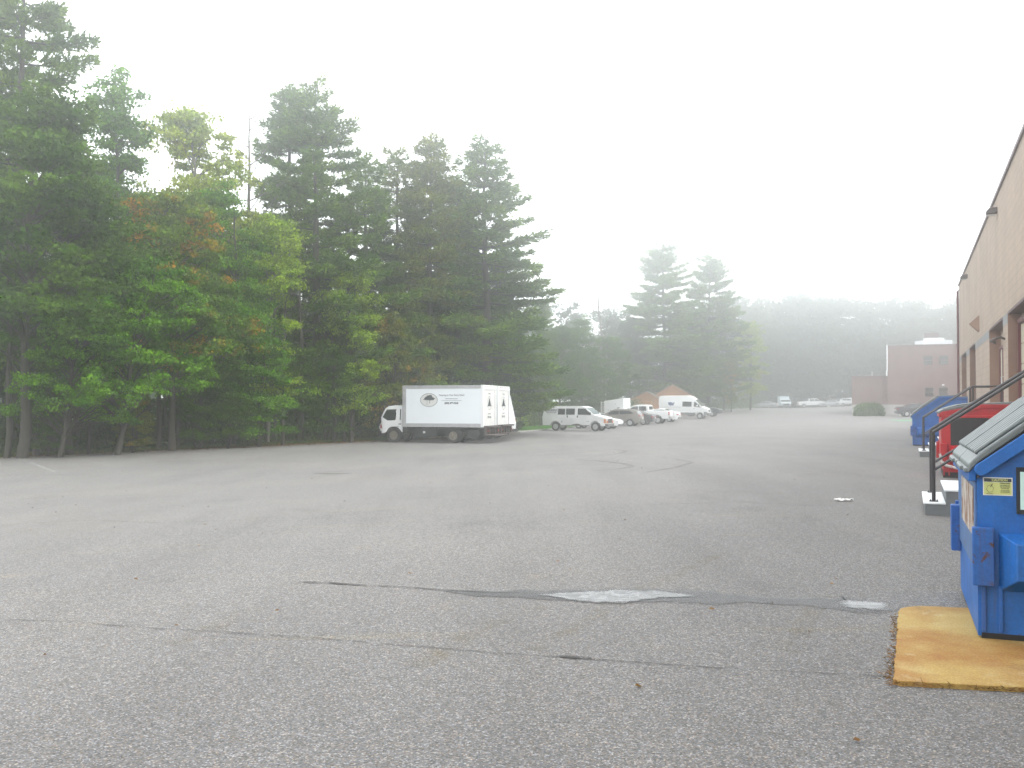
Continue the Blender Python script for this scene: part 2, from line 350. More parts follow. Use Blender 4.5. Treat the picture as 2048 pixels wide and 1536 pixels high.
tag(sheet('forest_floor', np.linspace(0, 1, 40), np.arange(-20, 112, 1.0), lambda t, d: (edge_x(d)-.02-t*(16-6*ss(60, 75, d)), d), MAT['floor'], .0), kind='structure')
tag(sheet('lawn', np.linspace(0, 1, 14), np.arange(68, 92, .5), lambda t, d: (edge_x(d)-.22-t*(5.0+.0*d), d), MAT['lawn'], .05), kind='structure')
tag(sheet('grass_island', np.linspace(0, 1, 14), np.arange(128, 200, 2), lambda t, d: (edge_x(d)-.2-t*6, d), MAT['lawn'], .05), kind='structure')
def ribbon(name, pts, hw, mat, dz=.006, jitter=0, seed=1, step=.25):
    """pts world (x, d); hw half width (number or list per point): a strip lying on the ground"""
    rnd = random.Random(seed); P = []
    for i in range(len(pts)-1):
        a, b = Vector(pts[i]), Vector(pts[i+1]); k = max(1, int((b-a).length/step))
        for j in range(k):
            t = j/k; h = hw if isinstance(hw, (int, float)) else hw[i]*(1-t)+hw[i+1]*t
            P.append((a.lerp(b, t), h))
    P.append((Vector(pts[-1]), hw if isinstance(hw, (int, float)) else hw[-1]))
    V = []
    for i, (p, h) in enumerate(P):
        d = (P[min(i+1, len(P)-1)][0]-P[max(i-1, 0)][0]).normalized(); nn = Vector((-d.y, d.x))
        q_ = i*step*2.1+seed*7; wv = lambda a: .5*math.sin(q_*1.3+a)+.3*math.sin(q_*2.9+a*2.1)+.2*math.sin(q_*6.7+a*3.3)+.12*math.sin(q_*15+a)
        o = wv(.7)*jitter; h1 = h*(1+.4*wv(2.2)*(jitter > 0)); h2 = h*(1+.4*wv(4.9)*(jitter > 0))
        for s_ in (h1, 0, -h2):
            q = p+nn*(s_+o); V.append((q.x, q.y, gz(q.x, q.y)+dz))
    F = [(3*i+k, 3*i+1+k, 3*i+4+k, 3*i+3+k) for i in range(len(P)-1) for k in (0, 1)]
    me = np_mesh(name, V, F); at = me.attributes.new('core', 'FLOAT', 'POINT'); nP = len(P)
    at.data.foreach_set('value', np.array([[0, min(1, i/4, (nP-1-i)/4), 0] for i in range(nP)], np.float32).ravel())
    return tag(link(name, me, mat), kind='structure')
def px_ribbon(name, pix, hw, mat, **k): return ribbon(name, [gp(*p) for p in pix], hw, mat, **k)
# joints, cracks, puddles, stains, painted lines
px_ribbon('asphalt_seam', [(-60, 1234), (150, 1243), (300, 1255), (480, 1264), (640, 1275), (820, 1290), (1000, 1305), (1130, 1312), (1270, 1322), (1500, 1338), (1800, 1352)], .0062, MAT['crack'], jitter=.008, step=.06)
px_ribbon('asphalt_crack', [(600, 1163), (660, 1165), (730, 1170), (800, 1173), (880, 1179), (960, 1184), (1040, 1186)], [.03, .02, .014, .012, .012, .012, .008], MAT['crack'], jitter=.008, step=.06, dz=.009)
px_ribbon('asphalt_patch', [(1118, 1311), (1150, 1313), (1182, 1315)], [.012, .03, .012], MAT['crack'], jitter=.008, step=.05, dz=.009)
px_ribbon('damp_streak', [(860, 1178), (1000, 1187), (1100, 1190), (1200, 1192), (1330, 1189), (1420, 1192), (1500, 1197), (1600, 1201), (1700, 1209), (1800, 1205)], [.04, .2, .34, .42, .46, .40, .16, .22, .46, .36], MAT['damp'], jitter=.02, step=.1, dz=.006)
px_ribbon('puddle', [(1040, 1188), (1110, 1190), (1180, 1192), (1240, 1194), (1320, 1191), (1410, 1193)], [.04, .12, .26, .34, .22, .04], MAT['water'], jitter=.015, step=.08, dz=.010)
px_ribbon('puddle', [(1640, 1212), (1700, 1212), (1750, 1207), (1797, 1203)], [.06, .26, .24, .08], MAT['water'], jitter=.015, step=.08, dz=.010)
px_ribbon('tyre_mark', [(1060, 913), (1120, 908), (1180, 903), (1228, 899), (1252, 902), (1240, 907)], .10, MAT['skid'], dz=.007)
px_ribbon('tyre_mark', [(1150, 919), (1200, 922), (1250, 928), (1266, 933), (1240, 938), (1180, 942)], .09, MAT['skid'], dz=.007)
px_ribbon('tyre_mark', [(900, 915), (1000, 911), (1090, 903), (1160, 897)], .09, MAT['skid'], dz=.011)
px_ribbon('tyre_mark', [(1290, 945), (1350, 935), (1385, 925), (1350, 918)], .07, MAT['skid'], dz=.007)
px_ribbon('oil_stain', [(625, 946), (660, 948), (700, 947), (722, 945)], [.1, .4, .4, .1], MAT['stain'], jitter=.05, step=.2, dz=.007)
for a, b in (((-40, 945), (112, 944)), ((0, 929), (232, 934)), ((100, 908), (440, 912)), ((290, 905), (500, 909)), ((400, 896), (640, 904)), ((480, 893), (700, 898)), ((560, 890), (720, 893))):
    px_ribbon('parking_line', [a, b], .05, MAT['line'], dz=.007)
X, D = gp(1808, 841)
px_ribbon('green_ground_marking', [(1788, 841), (1840, 841)], 1.6, MAT['greenpaint'], dz=.008)
MAT['streak'] = worn_mat('faded_tan_streak', (.26, .21, .12), .9, .46, .74, 5, .35)
for pts, hw in (([(1060, 1300), (1200, 1225), (1330, 1155), (1450, 1105)], .07), ([(820, 1330), (960, 1255), (1080, 1210)], .10), ([(1560, 1300), (1610, 1240), (1655, 1190)], .08), ([(330, 1290), (520, 1215)], .08)): px_ribbon('paint_streak', pts, hw, MAT['streak'], jitter=.03, dz=.005)
for k, pts in enumerate(([(0, 1050), (180, 1040), (330, 1046), (520, 1038)], [(1290, 1010), (1480, 1004), (1640, 1012)])): px_ribbon('asphalt_crack', pts, .010, MAT['crack'], jitter=.012, step=.06, seed=k+3)
kb = MB()
for d in np.arange(60, 118, 1.0):
    a, b = float(edge_x(d)), float(edge_x(d+1)); z0, z1 = gz(a, d), gz(b, d+1)
    v = [(a, d, z0-.1), (a-.15, d, z0-.1), (a-.15, d, z0+.11), (a, d, z0+.11)]; u_ = [(b, d+1, z1-.1), (b-.15, d+1, z1-.1), (b-.15, d+1, z1+.11), (b, d+1, z1+.11)]
    V = [kb.bm.verts.new(p) for p in v+u_]
    for k in range(4): kb.bm.faces.new([V[k], V[(k+1) % 4], V[4+(k+1) % 4], V[4+k]])
tag(kb.build('kerb', MAT['kerb']), kind='structure')

# ------------------------------------------------------------------ warehouse on the right
def wloc(t, x=0.0): return Vector((2.5+SW*t+CW*x, CW*t-SW*x, 0))       # t along the wall, x into the building
WH = thing('warehouse', 'long beige block warehouse with a grey band and recessed doorways along the right side', 'building', (2.5, 0, 0), WROT)
T0, T1, HH = -22.0, 50.5, 7.38
REC = [(13.6, 16.2), (21.5, 25.9), (27.2, 31.9), (38.5, 42.3), (44.6, 48.8)]
RH, RD = 3.92, .32
mb = MB(); prev = T0
for a, b in REC+[(T1, None)]:
    mb.box(0, RD, prev, a, -.6, RH); prev = b
mb.box(0, RD, T0, T1, RH+.0, HH); mb.box(RD+.0, 24, T0, T1, -.6, HH-.2)
mb.box(.5, 20, T1, T1+14.5, -.6, 5.25)
mb.build('wall', MAT['block'], WH)
mb = MB(); mb.box(-.05, .45, T0, T1+.03, HH, HH+.10); mb.box(.45, 20.05, T1+.04, T1+14.53, 5.25, 5.33); mb.build('coping', MAT['coping'], WH)
mb = MB(); mb.box(.45, 24, T0, T1, HH-.19, HH-.1); mb.build('roof', MAT['brickroof'], WH)
prev = T0
for a, b in REC+[(T1, None)]: mb = MB(); mb.box(-.006, .02, prev, a, 3.64, 3.90); prev = b; mb.build('band', MAT['band'], WH)
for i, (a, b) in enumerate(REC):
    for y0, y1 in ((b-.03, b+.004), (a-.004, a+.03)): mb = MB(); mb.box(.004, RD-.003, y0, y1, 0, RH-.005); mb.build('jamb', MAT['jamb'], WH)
    mb = MB(); mb.box(.004, RD-.003, a+.031, b-.031, RH-.06, RH-.004); mb.build('soffit_shade', MAT['coping'], WH)  # dark soffit strip, its colour standing in for shade under the recess head
    if i in (0, 2):
        c = b-1.55
        dm = MB(); dm.box(RD-.05, RD-.004, c-1.0, c-.03, 1.14, 3.25); dm.box(RD-.05, RD-.004, c+.03, c+1.0, 1.14, 3.25); dp = dm.build('door', MAT['beigedoor'], WH, .008)
        fm = MB()
        for y0, y1, z0, z1 in ((c-1.08, c-1.0, 1.14, 3.33), (c+1.0, c+1.08, 1.14, 3.33), (c-1.0, c+1.0, 3.25, 3.33), (c-.03, c+.03, 1.14, 3.25)): fm.box(RD-.09, RD-.003, y0, y1, z0, z1)
        fm.build('door_frame', MAT['maroon'], dp)
        hm = MB(); hm.tube([(RD-.06, c-.12, 2.1), (RD-.13, c-.12, 2.1), (RD-.13, c-.12, 2.4), (RD-.06, c-.12, 2.4)], .014); hm.build('handle', MAT['galv'], dp)
    else:
        dm = MB(); y = 1.1
        while y < 3.6: dm.box(RD-.05, RD-.004, a+.25, b-.25, y, y+.485); y += .5
        dm.build('dock_door', MAT['beigedoor'] if i == 1 else MAT['jamb'], WH, .01)
        fm = MB(); fm.box(RD-.12, RD-.003, a+.12, a+.24, 1.0, 3.7); fm.box(RD-.12, RD-.003, b-.24, b-.12, 1.0, 3.7); fm.box(RD-.12, RD-.003, a+.239, b-.239, 3.6, 3.7); fm.build('door_frame', MAT['maroon'], WH)
def wall_pack(t, z, s=1.0):
    mb = MB(); mb.prism([(0, -.1*s), (-.42*s, -.16*s), (-.46*s, -.02*s), (-.34*s, .12*s), (0, .16*s)], -.22*s, .22*s, 'y')
    for v in mb.bm.verts: v.co += Vector((-.003, t, z))
    o = mb.build('wall_lamp', MAT['darkmetal'], WH, .015)
    l_ = MB(); l_.box(-.40*s, -.08*s, t-.17*s, t+.17*s, z-.185*s, z-.163*s); l_.build('lamp_lens', MAT['lens'], o)
for t, z in ((28.6, 6.98), (43.2, 6.95), (14.5, 6.98)): wall_pack(t, z, .62)
mb = MB(); mb.tube([(-.003, 26.6, 3.28), (-.10, 26.6, 3.33), (-.20, 26.6, 3.31), (-.26, 26.6, 3.25)], .032, 10); hd = mb.build('door_lamp', MAT['darkmetal'], WH, smooth=True)
mb = MB(); mb.tube([(-.24, 26.6, 3.29), (-.275, 26.6, 3.24), (-.30, 26.6, 3.19)], [.04, .08, .10], 14); mb.build('lamp_shade', MAT['darkmetal'], hd, smooth=True)
mb = MB(); c = (-.32, 36.5, 4.45); q = [(-.003, 36.2, 4.74), (-.003, 36.8, 4.74), (-.003, 36.8, 4.16), (-.003, 36.2, 4.16)]
for k in range(4): mb.face([c, q[k], q[(k+1) % 4]])
mb.build('vent_hood', MAT['jamb'], WH)
mb = MB(); mb.tube([(-.08, 50.2, -.3), (-.08, 50.2, 7.1), (.05, 50.2, 7.25)], .055, 10); mb.build('downpipe', MAT['maroon'], WH, smooth=True)

# ------------------------------------------------------------------ concrete steps with railings
def steps(name, label, x, d, n=6, rise=.19, run=.275, wid=1.8, land=2.32):
    z = gz(x, d); r = thing(name, label, 'steps', (x, d, z), WROT, 'concrete steps up to the warehouse doors')
    mb = MB(); tm = MB()
    for i in range(n):
        x0 = i*run; x1 = (i+1)*run if i < n-1 else land
        mb.box(x0+.004, x1+.004 if i < n-1 else x1, .01, wid-.01, -.15 if True else 0, (i+1)*rise-.03)
        tm.box(x0-.02, x1, 0, wid, (i+1)*rise-.029, (i+1)*rise)
    mb.build('step_block', MAT['stepgrey'], r); tm.build('tread', MAT['tread'], r, .006)
    top = n*rise; sx = (n-1)*run; slope = rise/run
    for y in (.14, wid-.14):
        rm = MB(); pz = rise+1.0
        rm.tube([(.12, y, pz), (.12+(sx-.12+.1), y, pz+slope*(sx-.12+.1)), (land-.08, y, pz+slope*(sx-.02))], .024)
        rm.tube([(.12, y, pz-.55), (sx+.08, y, pz-.55+slope*(sx-.04)), (land-.08, y, pz-.55+slope*(sx-.04))], .019)
        ro = rm.build('railing', MAT['rail'], r, smooth=True)
        for px_, z0, z1 in ((.12, rise, pz), (sx+.1, top, pz+slope*(sx-.02)), (land-.08, top, pz+slope*(sx-.02))):
            pm = MB(); pm.tube([(px_, y, z0), (px_, y, z1)], .027); pm.box(px_-.06, px_+.06, y-.05, y+.05, z0+.001, z0+.014)
            for bx in (-.045, .045): pm.tube([(px_+bx, y-.035, z0+.01), (px_+bx, y-.035, z0+.035)], .009, 6)
            pm.build('post', MAT['rail'], ro, smooth=True)
    return r
steps('steps', 'grey concrete steps with white treads and black railing, just behind the nearest blue dumpster', 5.94, 13.7)
steps('steps', 'farther grey steps with black railing between the red dumpster and the blue one beyond', 12.3, 28.7)

# ------------------------------------------------------------------ concrete pad and dumpsters
px0, pd0, PADH = 2.165, 5.43, .03
PU, PV_ = Vector((math.cos(R(-10.8)), math.sin(R(-10.8)), 0)), Vector((math.sin(R(23)), math.cos(R(23)), 0))
pm = MB(); poly = []
L_, W_ = 2.2, 3.2
for cx, cy_, a0 in ((.05, .05, 180), (W_-.05, .05, 270), (W_-.05, L_-.05, 0), (.2, L_-.2, 90)):
    rr = .2 if a0 == 90 else .05
    for k in range(7): a = R(a0+15*k); poly.append((cx+rr*math.cos(a), cy_+rr*math.sin(a)))
fine = []; rp = random.Random(4)
for (a0, b0), (a1, b1) in zip(poly, poly[1:]+poly[:1]):
    k = max(1, int(math.hypot(a1-a0, b1-b0)/.05))
    fine += [(a0+(a1-a0)*j/k+rp.uniform(-.006, .006), b0+(b1-b0)*j/k+rp.uniform(-.006, .006)) for j in range(k)]
pm.prism([tuple((PU*a+PV_*b)[:2]) for a, b in fine], -.1, PADH, 'z')
pad = pm.build('concrete_pad', MAT['pad'], None, .012); pad.location = (px0, pd0, 0); tag(pad, kind='structure')
def dumpster(label, x, d, blue=True, rot=WROT, wid=1.82, group='steel dumpsters by the warehouse wall', base=.0, prof='slant', near=False):
    z = gz(x, d)+base
    r = thing('dumpster', label, 'dumpster', (x, d, z), rot, group)
    pm_ = MAT['blue'] if blue else MAT['dumpred']
    if prof == 'slant': P = [(.0, .016), (1.47, .016), (1.5, .5), (1.5, 1.90), (.95, 1.87), (.0, 1.165), (.0, .42)]; ft, slope0, slope1 = 1.165, (0, 1.165), (.95, 1.87)
    else: P = [(.04, .10), (1.40, .10), (1.45, .5), (1.45, 1.60), (.72, 1.57), (.0, 1.43), (.0, .42)]; ft, slope0, slope1 = 1.43, (0, 1.43), (.72, 1.57)
    # shell: sides and floor, a hollow tub under the lids
    body = MB(); body.prism(P, 0, .02, 'y'); body.prism(P, wid-.02, wid, 'y')
    body.face([(P[0][0], .02, P[0][1]), (P[0][0], wid-.02, P[0][1]), (P[1][0], wid-.02, P[1][1]), (P[1][0], .02, P[1][1])])
    for i in (1, 2, 5, 6):
        if i == 5 and False: continue
        a, b = P[i], P[(i+1) % 7]; body.face([(a[0], .02, a[1]), (b[0], .02, b[1]), (b[0], wid-.02, b[1]), (a[0], wid-.02, a[1])])
    bo = body.build('bin_body', pm_, r)
    fr = MB(); fr.box(-.012, -.002, .02, wid-.02, .44, ft-.12); fr.build('front_panel', MAT['bluefaded'] if blue else pm_, r)
    # rim bars
    ang = math.atan2(slope1[1]-slope0[1], slope1[0]-slope0[0]); Lr = math.hypot(slope1[0]-slope0[0], slope1[1]-slope0[1])
    rim = MB()
    for y0, y1 in ((-.045, -.003), (wid+.003, wid+.045)):
        q = []
        for u_, v_ in [(0, -.085), (Lr, -.085), (Lr, .0), (0, .0)]: q.append((slope0[0]+u_*math.cos(ang)-v_*math.sin(ang), slope0[1]+u_*math.sin(ang)+v_*math.cos(ang)))
        c0 = (slope0[0]+.0425*math.sin(ang), slope0[1]-.0425*math.cos(ang))
        arc = [(c0[0]+.0425*math.cos(ang+R(90+18*k)), c0[1]+.0425*math.sin(ang+R(90+18*k))) for k in range(1, 10)]
        rim.prism([q[0], q[1], q[2], q[3]]+arc, y0, y1, 'y')
        rim.box(slope1[0]+.004, P[3][0], y0, y1, P[3][1]-.09, P[3][1]-.01)
    rim.box(-.05, -.003, .0, wid, ft-.115, ft-.02)
    rim.build('rim', pm_, r, .006)
    # stiffeners and lifting sleeves
    sm_ = MAT['bluerust'] if blue else pm_
    def stiff(*b): q_ = MB(); q_.box(*b); q_.build('stiffener', sm_, r, .006)
    for y0, y1 in ((-.075, -.003), (wid+.003, wid+.075)):
        n0, n1 = (y0+.05, y1) if y0 < 0 else (y0, y1-.05)
        stiff(-.035, .095, y0, y1, .36, .745); stiff(.12, .15, n0, n1, .05, .36); stiff(.02, .05, n0, n1, .05, .358); stiff(1.28, 1.38, y0, y1, .40, 1.2)
    stiff(-.075, -.003, wid-.14, wid, .34, .72)
    for y0, y1 in ((-.19, -.004), (wid+.004, wid+.19)):
        sl_ = MB(); yy = sorted((y0, y1)); out = y0 if y0 < 0 else y1; inn = y1 if y0 < 0 else y0
        pr = [(.215, .44), (1.2, .44), (1.2, .74), (.215, .74)]
        A = [(.125, inn, .32), (.125, inn, .71), (.215, out, .66), (.215, out, .42)]; B = [(1.22, inn, .32), (1.22, inn, .71), (1.14, out, .66), (1.14, out, .42)]
        va = [sl_.bm.verts.new(p) for p in A]; vb = [sl_.bm.verts.new(p) for p in B]
        sl_.bm.faces.new(va); sl_.bm.faces.new(vb[::-1])
        for k in range(4): sl_.bm.faces.new([va[k], vb[k], vb[(k+1) % 4], va[(k+1) % 4]])
        sl_.build('lifting_sleeve', pm_, r, .008)
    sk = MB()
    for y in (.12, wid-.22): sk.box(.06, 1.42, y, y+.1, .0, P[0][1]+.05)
    sk.box(.02, 1.44, -.0025, wid+.0025, .0, P[0][1]+.022)  # dark strip round the foot, painting in shade and rust along the bottom edge
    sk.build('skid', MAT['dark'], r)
    # two ribbed plastic lids lying on the slope and the flat top behind it
    for k in (0, 1):
        y0 = .0+k*(wid/2+.01) - (.02 if k == 0 else 0); y1 = y0+wid/2+.0
        lm = MB(); T = .06
        path = [(-.045, .030), (.06, .052), (Lr*.5, .060), (Lr, .045)]
        pts = [(slope0[0]+u_*math.cos(ang)-v_*math.sin(ang), slope0[1]+u_*math.sin(ang)+v_*math.cos(ang)) for u_, v_ in path]+[(P[3][0]+.03, P[3][1]+.05)]
        lo = [(p[0]+.0, p[1]-T) for p in pts]
        lm.prism(pts+lo[::-1], y0, y1, 'y')
        lo_ = lm.build('lid', MAT['lid'], r, .012)
        rb = MB(); nr = 6
        for j in range(nr):
            yc = y0+.10+(y1-y0-.2)*j/(nr-1)
            a, b, c = (pts[1][0]-.05, pts[1][1]-.03), pts[2], pts[3]
            rb.prism([(a[0]+.03, a[1]+.012), (b[0], b[1]+.002), (c[0], c[1]-.002), (c[0]-.02, c[1]+.026), (b[0]-.02, b[1]+.03), (a[0]+.02, a[1]+.036)], yc-.035, yc+.035, 'y')
        rb.build('lid_rib', MAT['lid'], lo_, .012)
        lip = MB(); lip.box(pts[0][0]-.022, pts[0][0]+.02, y0+.03, y1-.03, pts[0][1]-.055, pts[0][1]-.025); lip.box(pts[0][0]-.04, pts[0][0]-.015, y0+.2, y1-.3, pts[0][1]-.05, pts[0][1]-.02)
        lip.build('lid_lip', MAT['lid'], lo_, .008)
        un = MB(); un.prism([(pts[0][0]+.05, pts[0][1]-T-.035), (pts[3][0], pts[3][1]-T-.02), (pts[3][0], pts[3][1]-T-.002), (pts[2][0], pts[2][1]-T-.004), (pts[1][0], pts[1][1]-T-.004)], y0-.012 if k == 0 else y0, y1, 'y'); un.build('lid_flange', MAT['lidunder'], lo_)
    return r
A = dumpster('nearest blue dumpster with sloping ribbed lid and yellow caution sticker, on the yellow slab', 3.135, 6.42, True, R(-21.9), base=PADH, near=True)
stk = MB(); stk.prism([(.055, .86), (.232, .86), (.232, .98), (.055, .98)], -.0035, -.001, 'y'); so_ = stk.build('caution_sticker', MAT['stickerw'], A); so_.location = (-.018, 0, .098)
s2 = MB(); s2.box(.061, .226, -.0055, -.004, .866, .948); s2.build('sticker_face', MAT['stickery'], so_)
s2 = MB(); s2.box(.061, .226, -.0055, -.004, .951, .974); s2.build('sticker_header', MAT['ink'], so_)
MX = Matrix.Translation((0, -.0062, 0)) @ Matrix.Rotation(R(90), 4, 'X')
lettering([('CAUTION', .021, .155, .9625, .0006)], MAT['stickery'], so_, MX)
lettering([('STAND CLEAR', .009, .187, .942, .0002), ('KEEP HANDS AND', .0072, .187, .928, 0), ('FEET AWAY FROM', .0072, .187, .918, 0), ('MOVING LIDS', .0072, .187, .908, 0), ('DO NOT CLIMB', .0072, .187, .894, 0), ('OR PLAY ON BIN', .0072, .187, .884, 0), ('STAY CLEAR', .0065, .095, .873, 0)], MAT['ink'], so_, MX)
s2 = MB(); s2.prism([(.07, .951), (.085, .951), (.0775, .967)][::1], -.0062, -.0056, 'y')
for v in s2.bm.verts: v.co.z += .003; v.co.x += .005
s2.tube([(.075, -.006, .90), (.085, -.006, .925), (.105, -.006, .93), (.118, -.006, .91), (.112, -.006, .885), (.09, -.006, .88), (.075, -.006, .90)], .0012, 5); s2.tube([(.10, -.006, .915), (.112, -.006, .938)], .0022, 5)
s2.build('sticker_symbol', MAT['ink'], so_)
sg = MB(); sg.box(.235, .60, -.012, -.003, .84, 1.15); sgo = sg.build('notice_frame', MAT['panelblack'], A); sg = MB(); sg.box(.258, .577, -.016, -.0125, .87, 1.12); sg.build('notice_face', MAT['mint'], sgo)
pl = MB(); pl.box(-.0165, -.0125, .12, 1.3, .66, 1.0); pl.build('peeling_sticker', MAT['peel'], A)

B = dumpster('red dumpster with a black side door beside the first steps', 9.36, 20.7, False, WROT, prof='flat')
q = MB(); q.box(.17, .92, -.02, -.003, .52, 1.30); dq = q.build('side_door', MAT['panelblack'], B, .01)
q = MB()
for k in range(4): q.box(.2+.18*k, .215+.18*k, -.03, -.0205, .54, 1.28)
q.build('door_rib', MAT['panelblack'], dq)
q = MB(); q.box(.0, 1.42, -.035, -.0035, 1.30, 1.36); q.build('top_rail', MAT['dumpred'], B, .01)
q = MB(); q.tube([(-.04, -.05, .52), (-.02, -.10, .36), (.08, -.16, .27), (.30, -.2, .22), (.42, -.2, .24)], .032, 10); q.build('bumper_pipe', MAT['pipe'], B, smooth=True)
dumpster('blue dumpster with sloping lid beyond the red one, by the second steps', 15.42, 36.6, True, WROT)
dumpster('farthest blue dumpster, mostly hidden against the far end of the warehouse', 18.1, 41.2, True, WROT)

# ------------------------------------------------------------------ vehicles
def arc(xc, zc, r, z0, n=9):
    a0 = math.asin(max(-1, min(1, (z0-zc)/r)))
    return [(xc+r*math.cos(a), zc+r*math.sin(a)) for a in np.linspace(math.pi-a0, a0, n)]
class Vehicle:
    def __init__(s, name, label, cat, px, d, ang, group=None, x=None):
        x = PX(px, d) if x is None else x
        s.r = thing(name, label, cat, (x, d, gz(x, d)), ang, group)
        # rest the wheels on the sloping ground
        dx, dy = math.cos(ang), math.sin(ang)
        s.r.rotation_euler = (math.atan((gz(x-dy, d+dx)-gz(x+dy, d-dx))/2), -math.atan((gz(x+1.5*dx, d+1.5*dy)-gz(x-1.5*dx, d-1.5*dy))/3), ang)
    def body(s, prof, w, belt, tumble, mat, xc=None, ends=.12, name='body', bevel=.045, parent=None):
        s.w, s.belt, s.tumble, s.ends = w, belt, tumble, ends
        xs = [p[0] for p in prof]; s.x0, s.x1 = min(xs), max(xs)
        mb = MB(); mb.prism(prof, -w/2, w/2, 'y')
        for zc in [belt, belt+.35, belt-.3]:
            bmesh.ops.bisect_plane(mb.bm, geom=mb.bm.verts[:]+mb.bm.edges[:]+mb.bm.faces[:], plane_co=(0, 0, zc), plane_no=(0, 0, 1))
        L = s.x1-s.x0
        for f in (.06, .14, .25, .5, .75, .86, .94):
            bmesh.ops.bisect_plane(mb.bm, geom=mb.bm.verts[:]+mb.bm.edges[:]+mb.bm.faces[:], plane_co=(s.x0+L*f, 0, 0), plane_no=(1, 0, 0))
        bmesh.ops.bisect_plane(mb.bm, geom=mb.bm.verts[:]+mb.bm.edges[:]+mb.bm.faces[:], plane_co=(0, 0, 0), plane_no=(0, 1, 0))
        for v in mb.bm.verts:
            v.co.y = math.copysign(s.sy(v.co.x, v.co.z), v.co.y) if abs(v.co.y) > .01 else 0
        return mb.build(name, mat, parent or s.r, bevel, True)
    def sy(s, x, z):
        L = s.x1-s.x0; e = max(0, abs((x-s.x0)/L-.5)*2-.72)/.28
        return (s.w/2-s.tumble*max(0, z-s.belt)-.05*max(0, s.belt-.3-z))*(1-s.ends*e*e)
    def side(s, name, poly, mat, sides=(1, -1), off=.008, parent=None, thick=.02):
        out = []
        for sg_ in sides:
            mb = MB(); A = [mb.bm.verts.new((x, sg_*(s.sy(x, z)+off), z)) for x, z in poly]; B = [mb.bm.verts.new((x, sg_*(s.sy(x, z)+off-thick), z)) for x, z in poly]
            n = len(poly); mb.bm.faces.new(A); mb.bm.faces.new(B[::-1])
            for i in range(n): mb.bm.faces.new([A[i], B[i], B[(i+1) % n], A[(i+1) % n]])
            out.append(mb.build(name, mat, parent or s.r))
        return out
    def across(s, name, a, b, mat, inset=.1, off=.012, parent=None):      # a pane across the body between two profile points
        (xa, za), (xb, zb) = a, b; n = Vector((zb-za, 0, -(xb-xa))).normalized()
        if n.x*(1 if (xa+xb) > (s.x0+s.x1) else -1) < 0 and abs(n.x) > .1: n = -n
        if abs(n.x) <= .1 and n.z < 0: n = -n
        ya, yb = s.sy(xa, za)-inset, s.sy(xb, zb)-inset
        P = [Vector((xa, -ya, za)), Vector((xa, ya, za)), Vector((xb, yb, zb)), Vector((xb, -yb, zb))]
        mb = MB(); A = [mb.bm.verts.new(p+n*off) for p in P]; B = [mb.bm.verts.new(p-n*.02) for p in P]
        mb.bm.faces.new(A); mb.bm.faces.new(B[::-1])
        for i in range(4): mb.bm.faces.new([A[i], B[i], B[(i+1) % 4], A[(i+1) % 4]])
        return mb.build(name, mat, parent or s.r)
    def box(s, name, mat, *b, bevel=.015, parent=None):
        mb = MB(); mb.box(*b); return mb.build(name, mat, parent or s.r, bevel)
    def wheels(s, xs, r, wd=.22, track=None, rim='chrome', dual=()):
        t = track or s.w/2-.03
        for x in xs:
            for sg_ in (1, -1):
                W = wd*2+.06 if x in dual else wd
                y0 = sg_*t-(W if sg_ > 0 else 0)
                mb = MB(); q = r*.62
                mb.lathe_y([(q, .0), (r*.93, .0), (r, W*.2), (r, W*.8), (r*.93, W), (q, W)], (x, y0, r), 22)
                wo_ = mb.build('wheel', MAT['black'], s.r, smooth=True)
                ym = y0+(W-.05 if sg_ > 0 else .05); rm = MB(); f = sg_
                rm.lathe_y([(q+.005, -.02*f), (q+.005, .03*f), (q*.86, .03*f), (q*.80, -.03*f if not x in dual else -.06*f), (q*.3, -.02*f if x not in dual else -.07*f), (.02, .0), (.02, -.04*f)], (x, ym, r), 18)
                for k in range(6):
                    a = 6.2832*k/6; c_, s_ = math.cos(a), math.sin(a); e = .035
                    rm.tube([(x+c_*q*.15, ym+.012*f, r+s_*q*.15), (x+c_*q*.88, ym+.012*f, r+s_*q*.88)], [.045, .03], 6)
                rm.build('rim', MAT[rim], wo_, smooth=True)
PERP = math.atan2(-SW, CW)                    # vehicles in the row face the warehouse...
AWAY = PERP+math.pi                           # ...or have their backs to it
ROW = 'vehicles parked in the row along the woods'

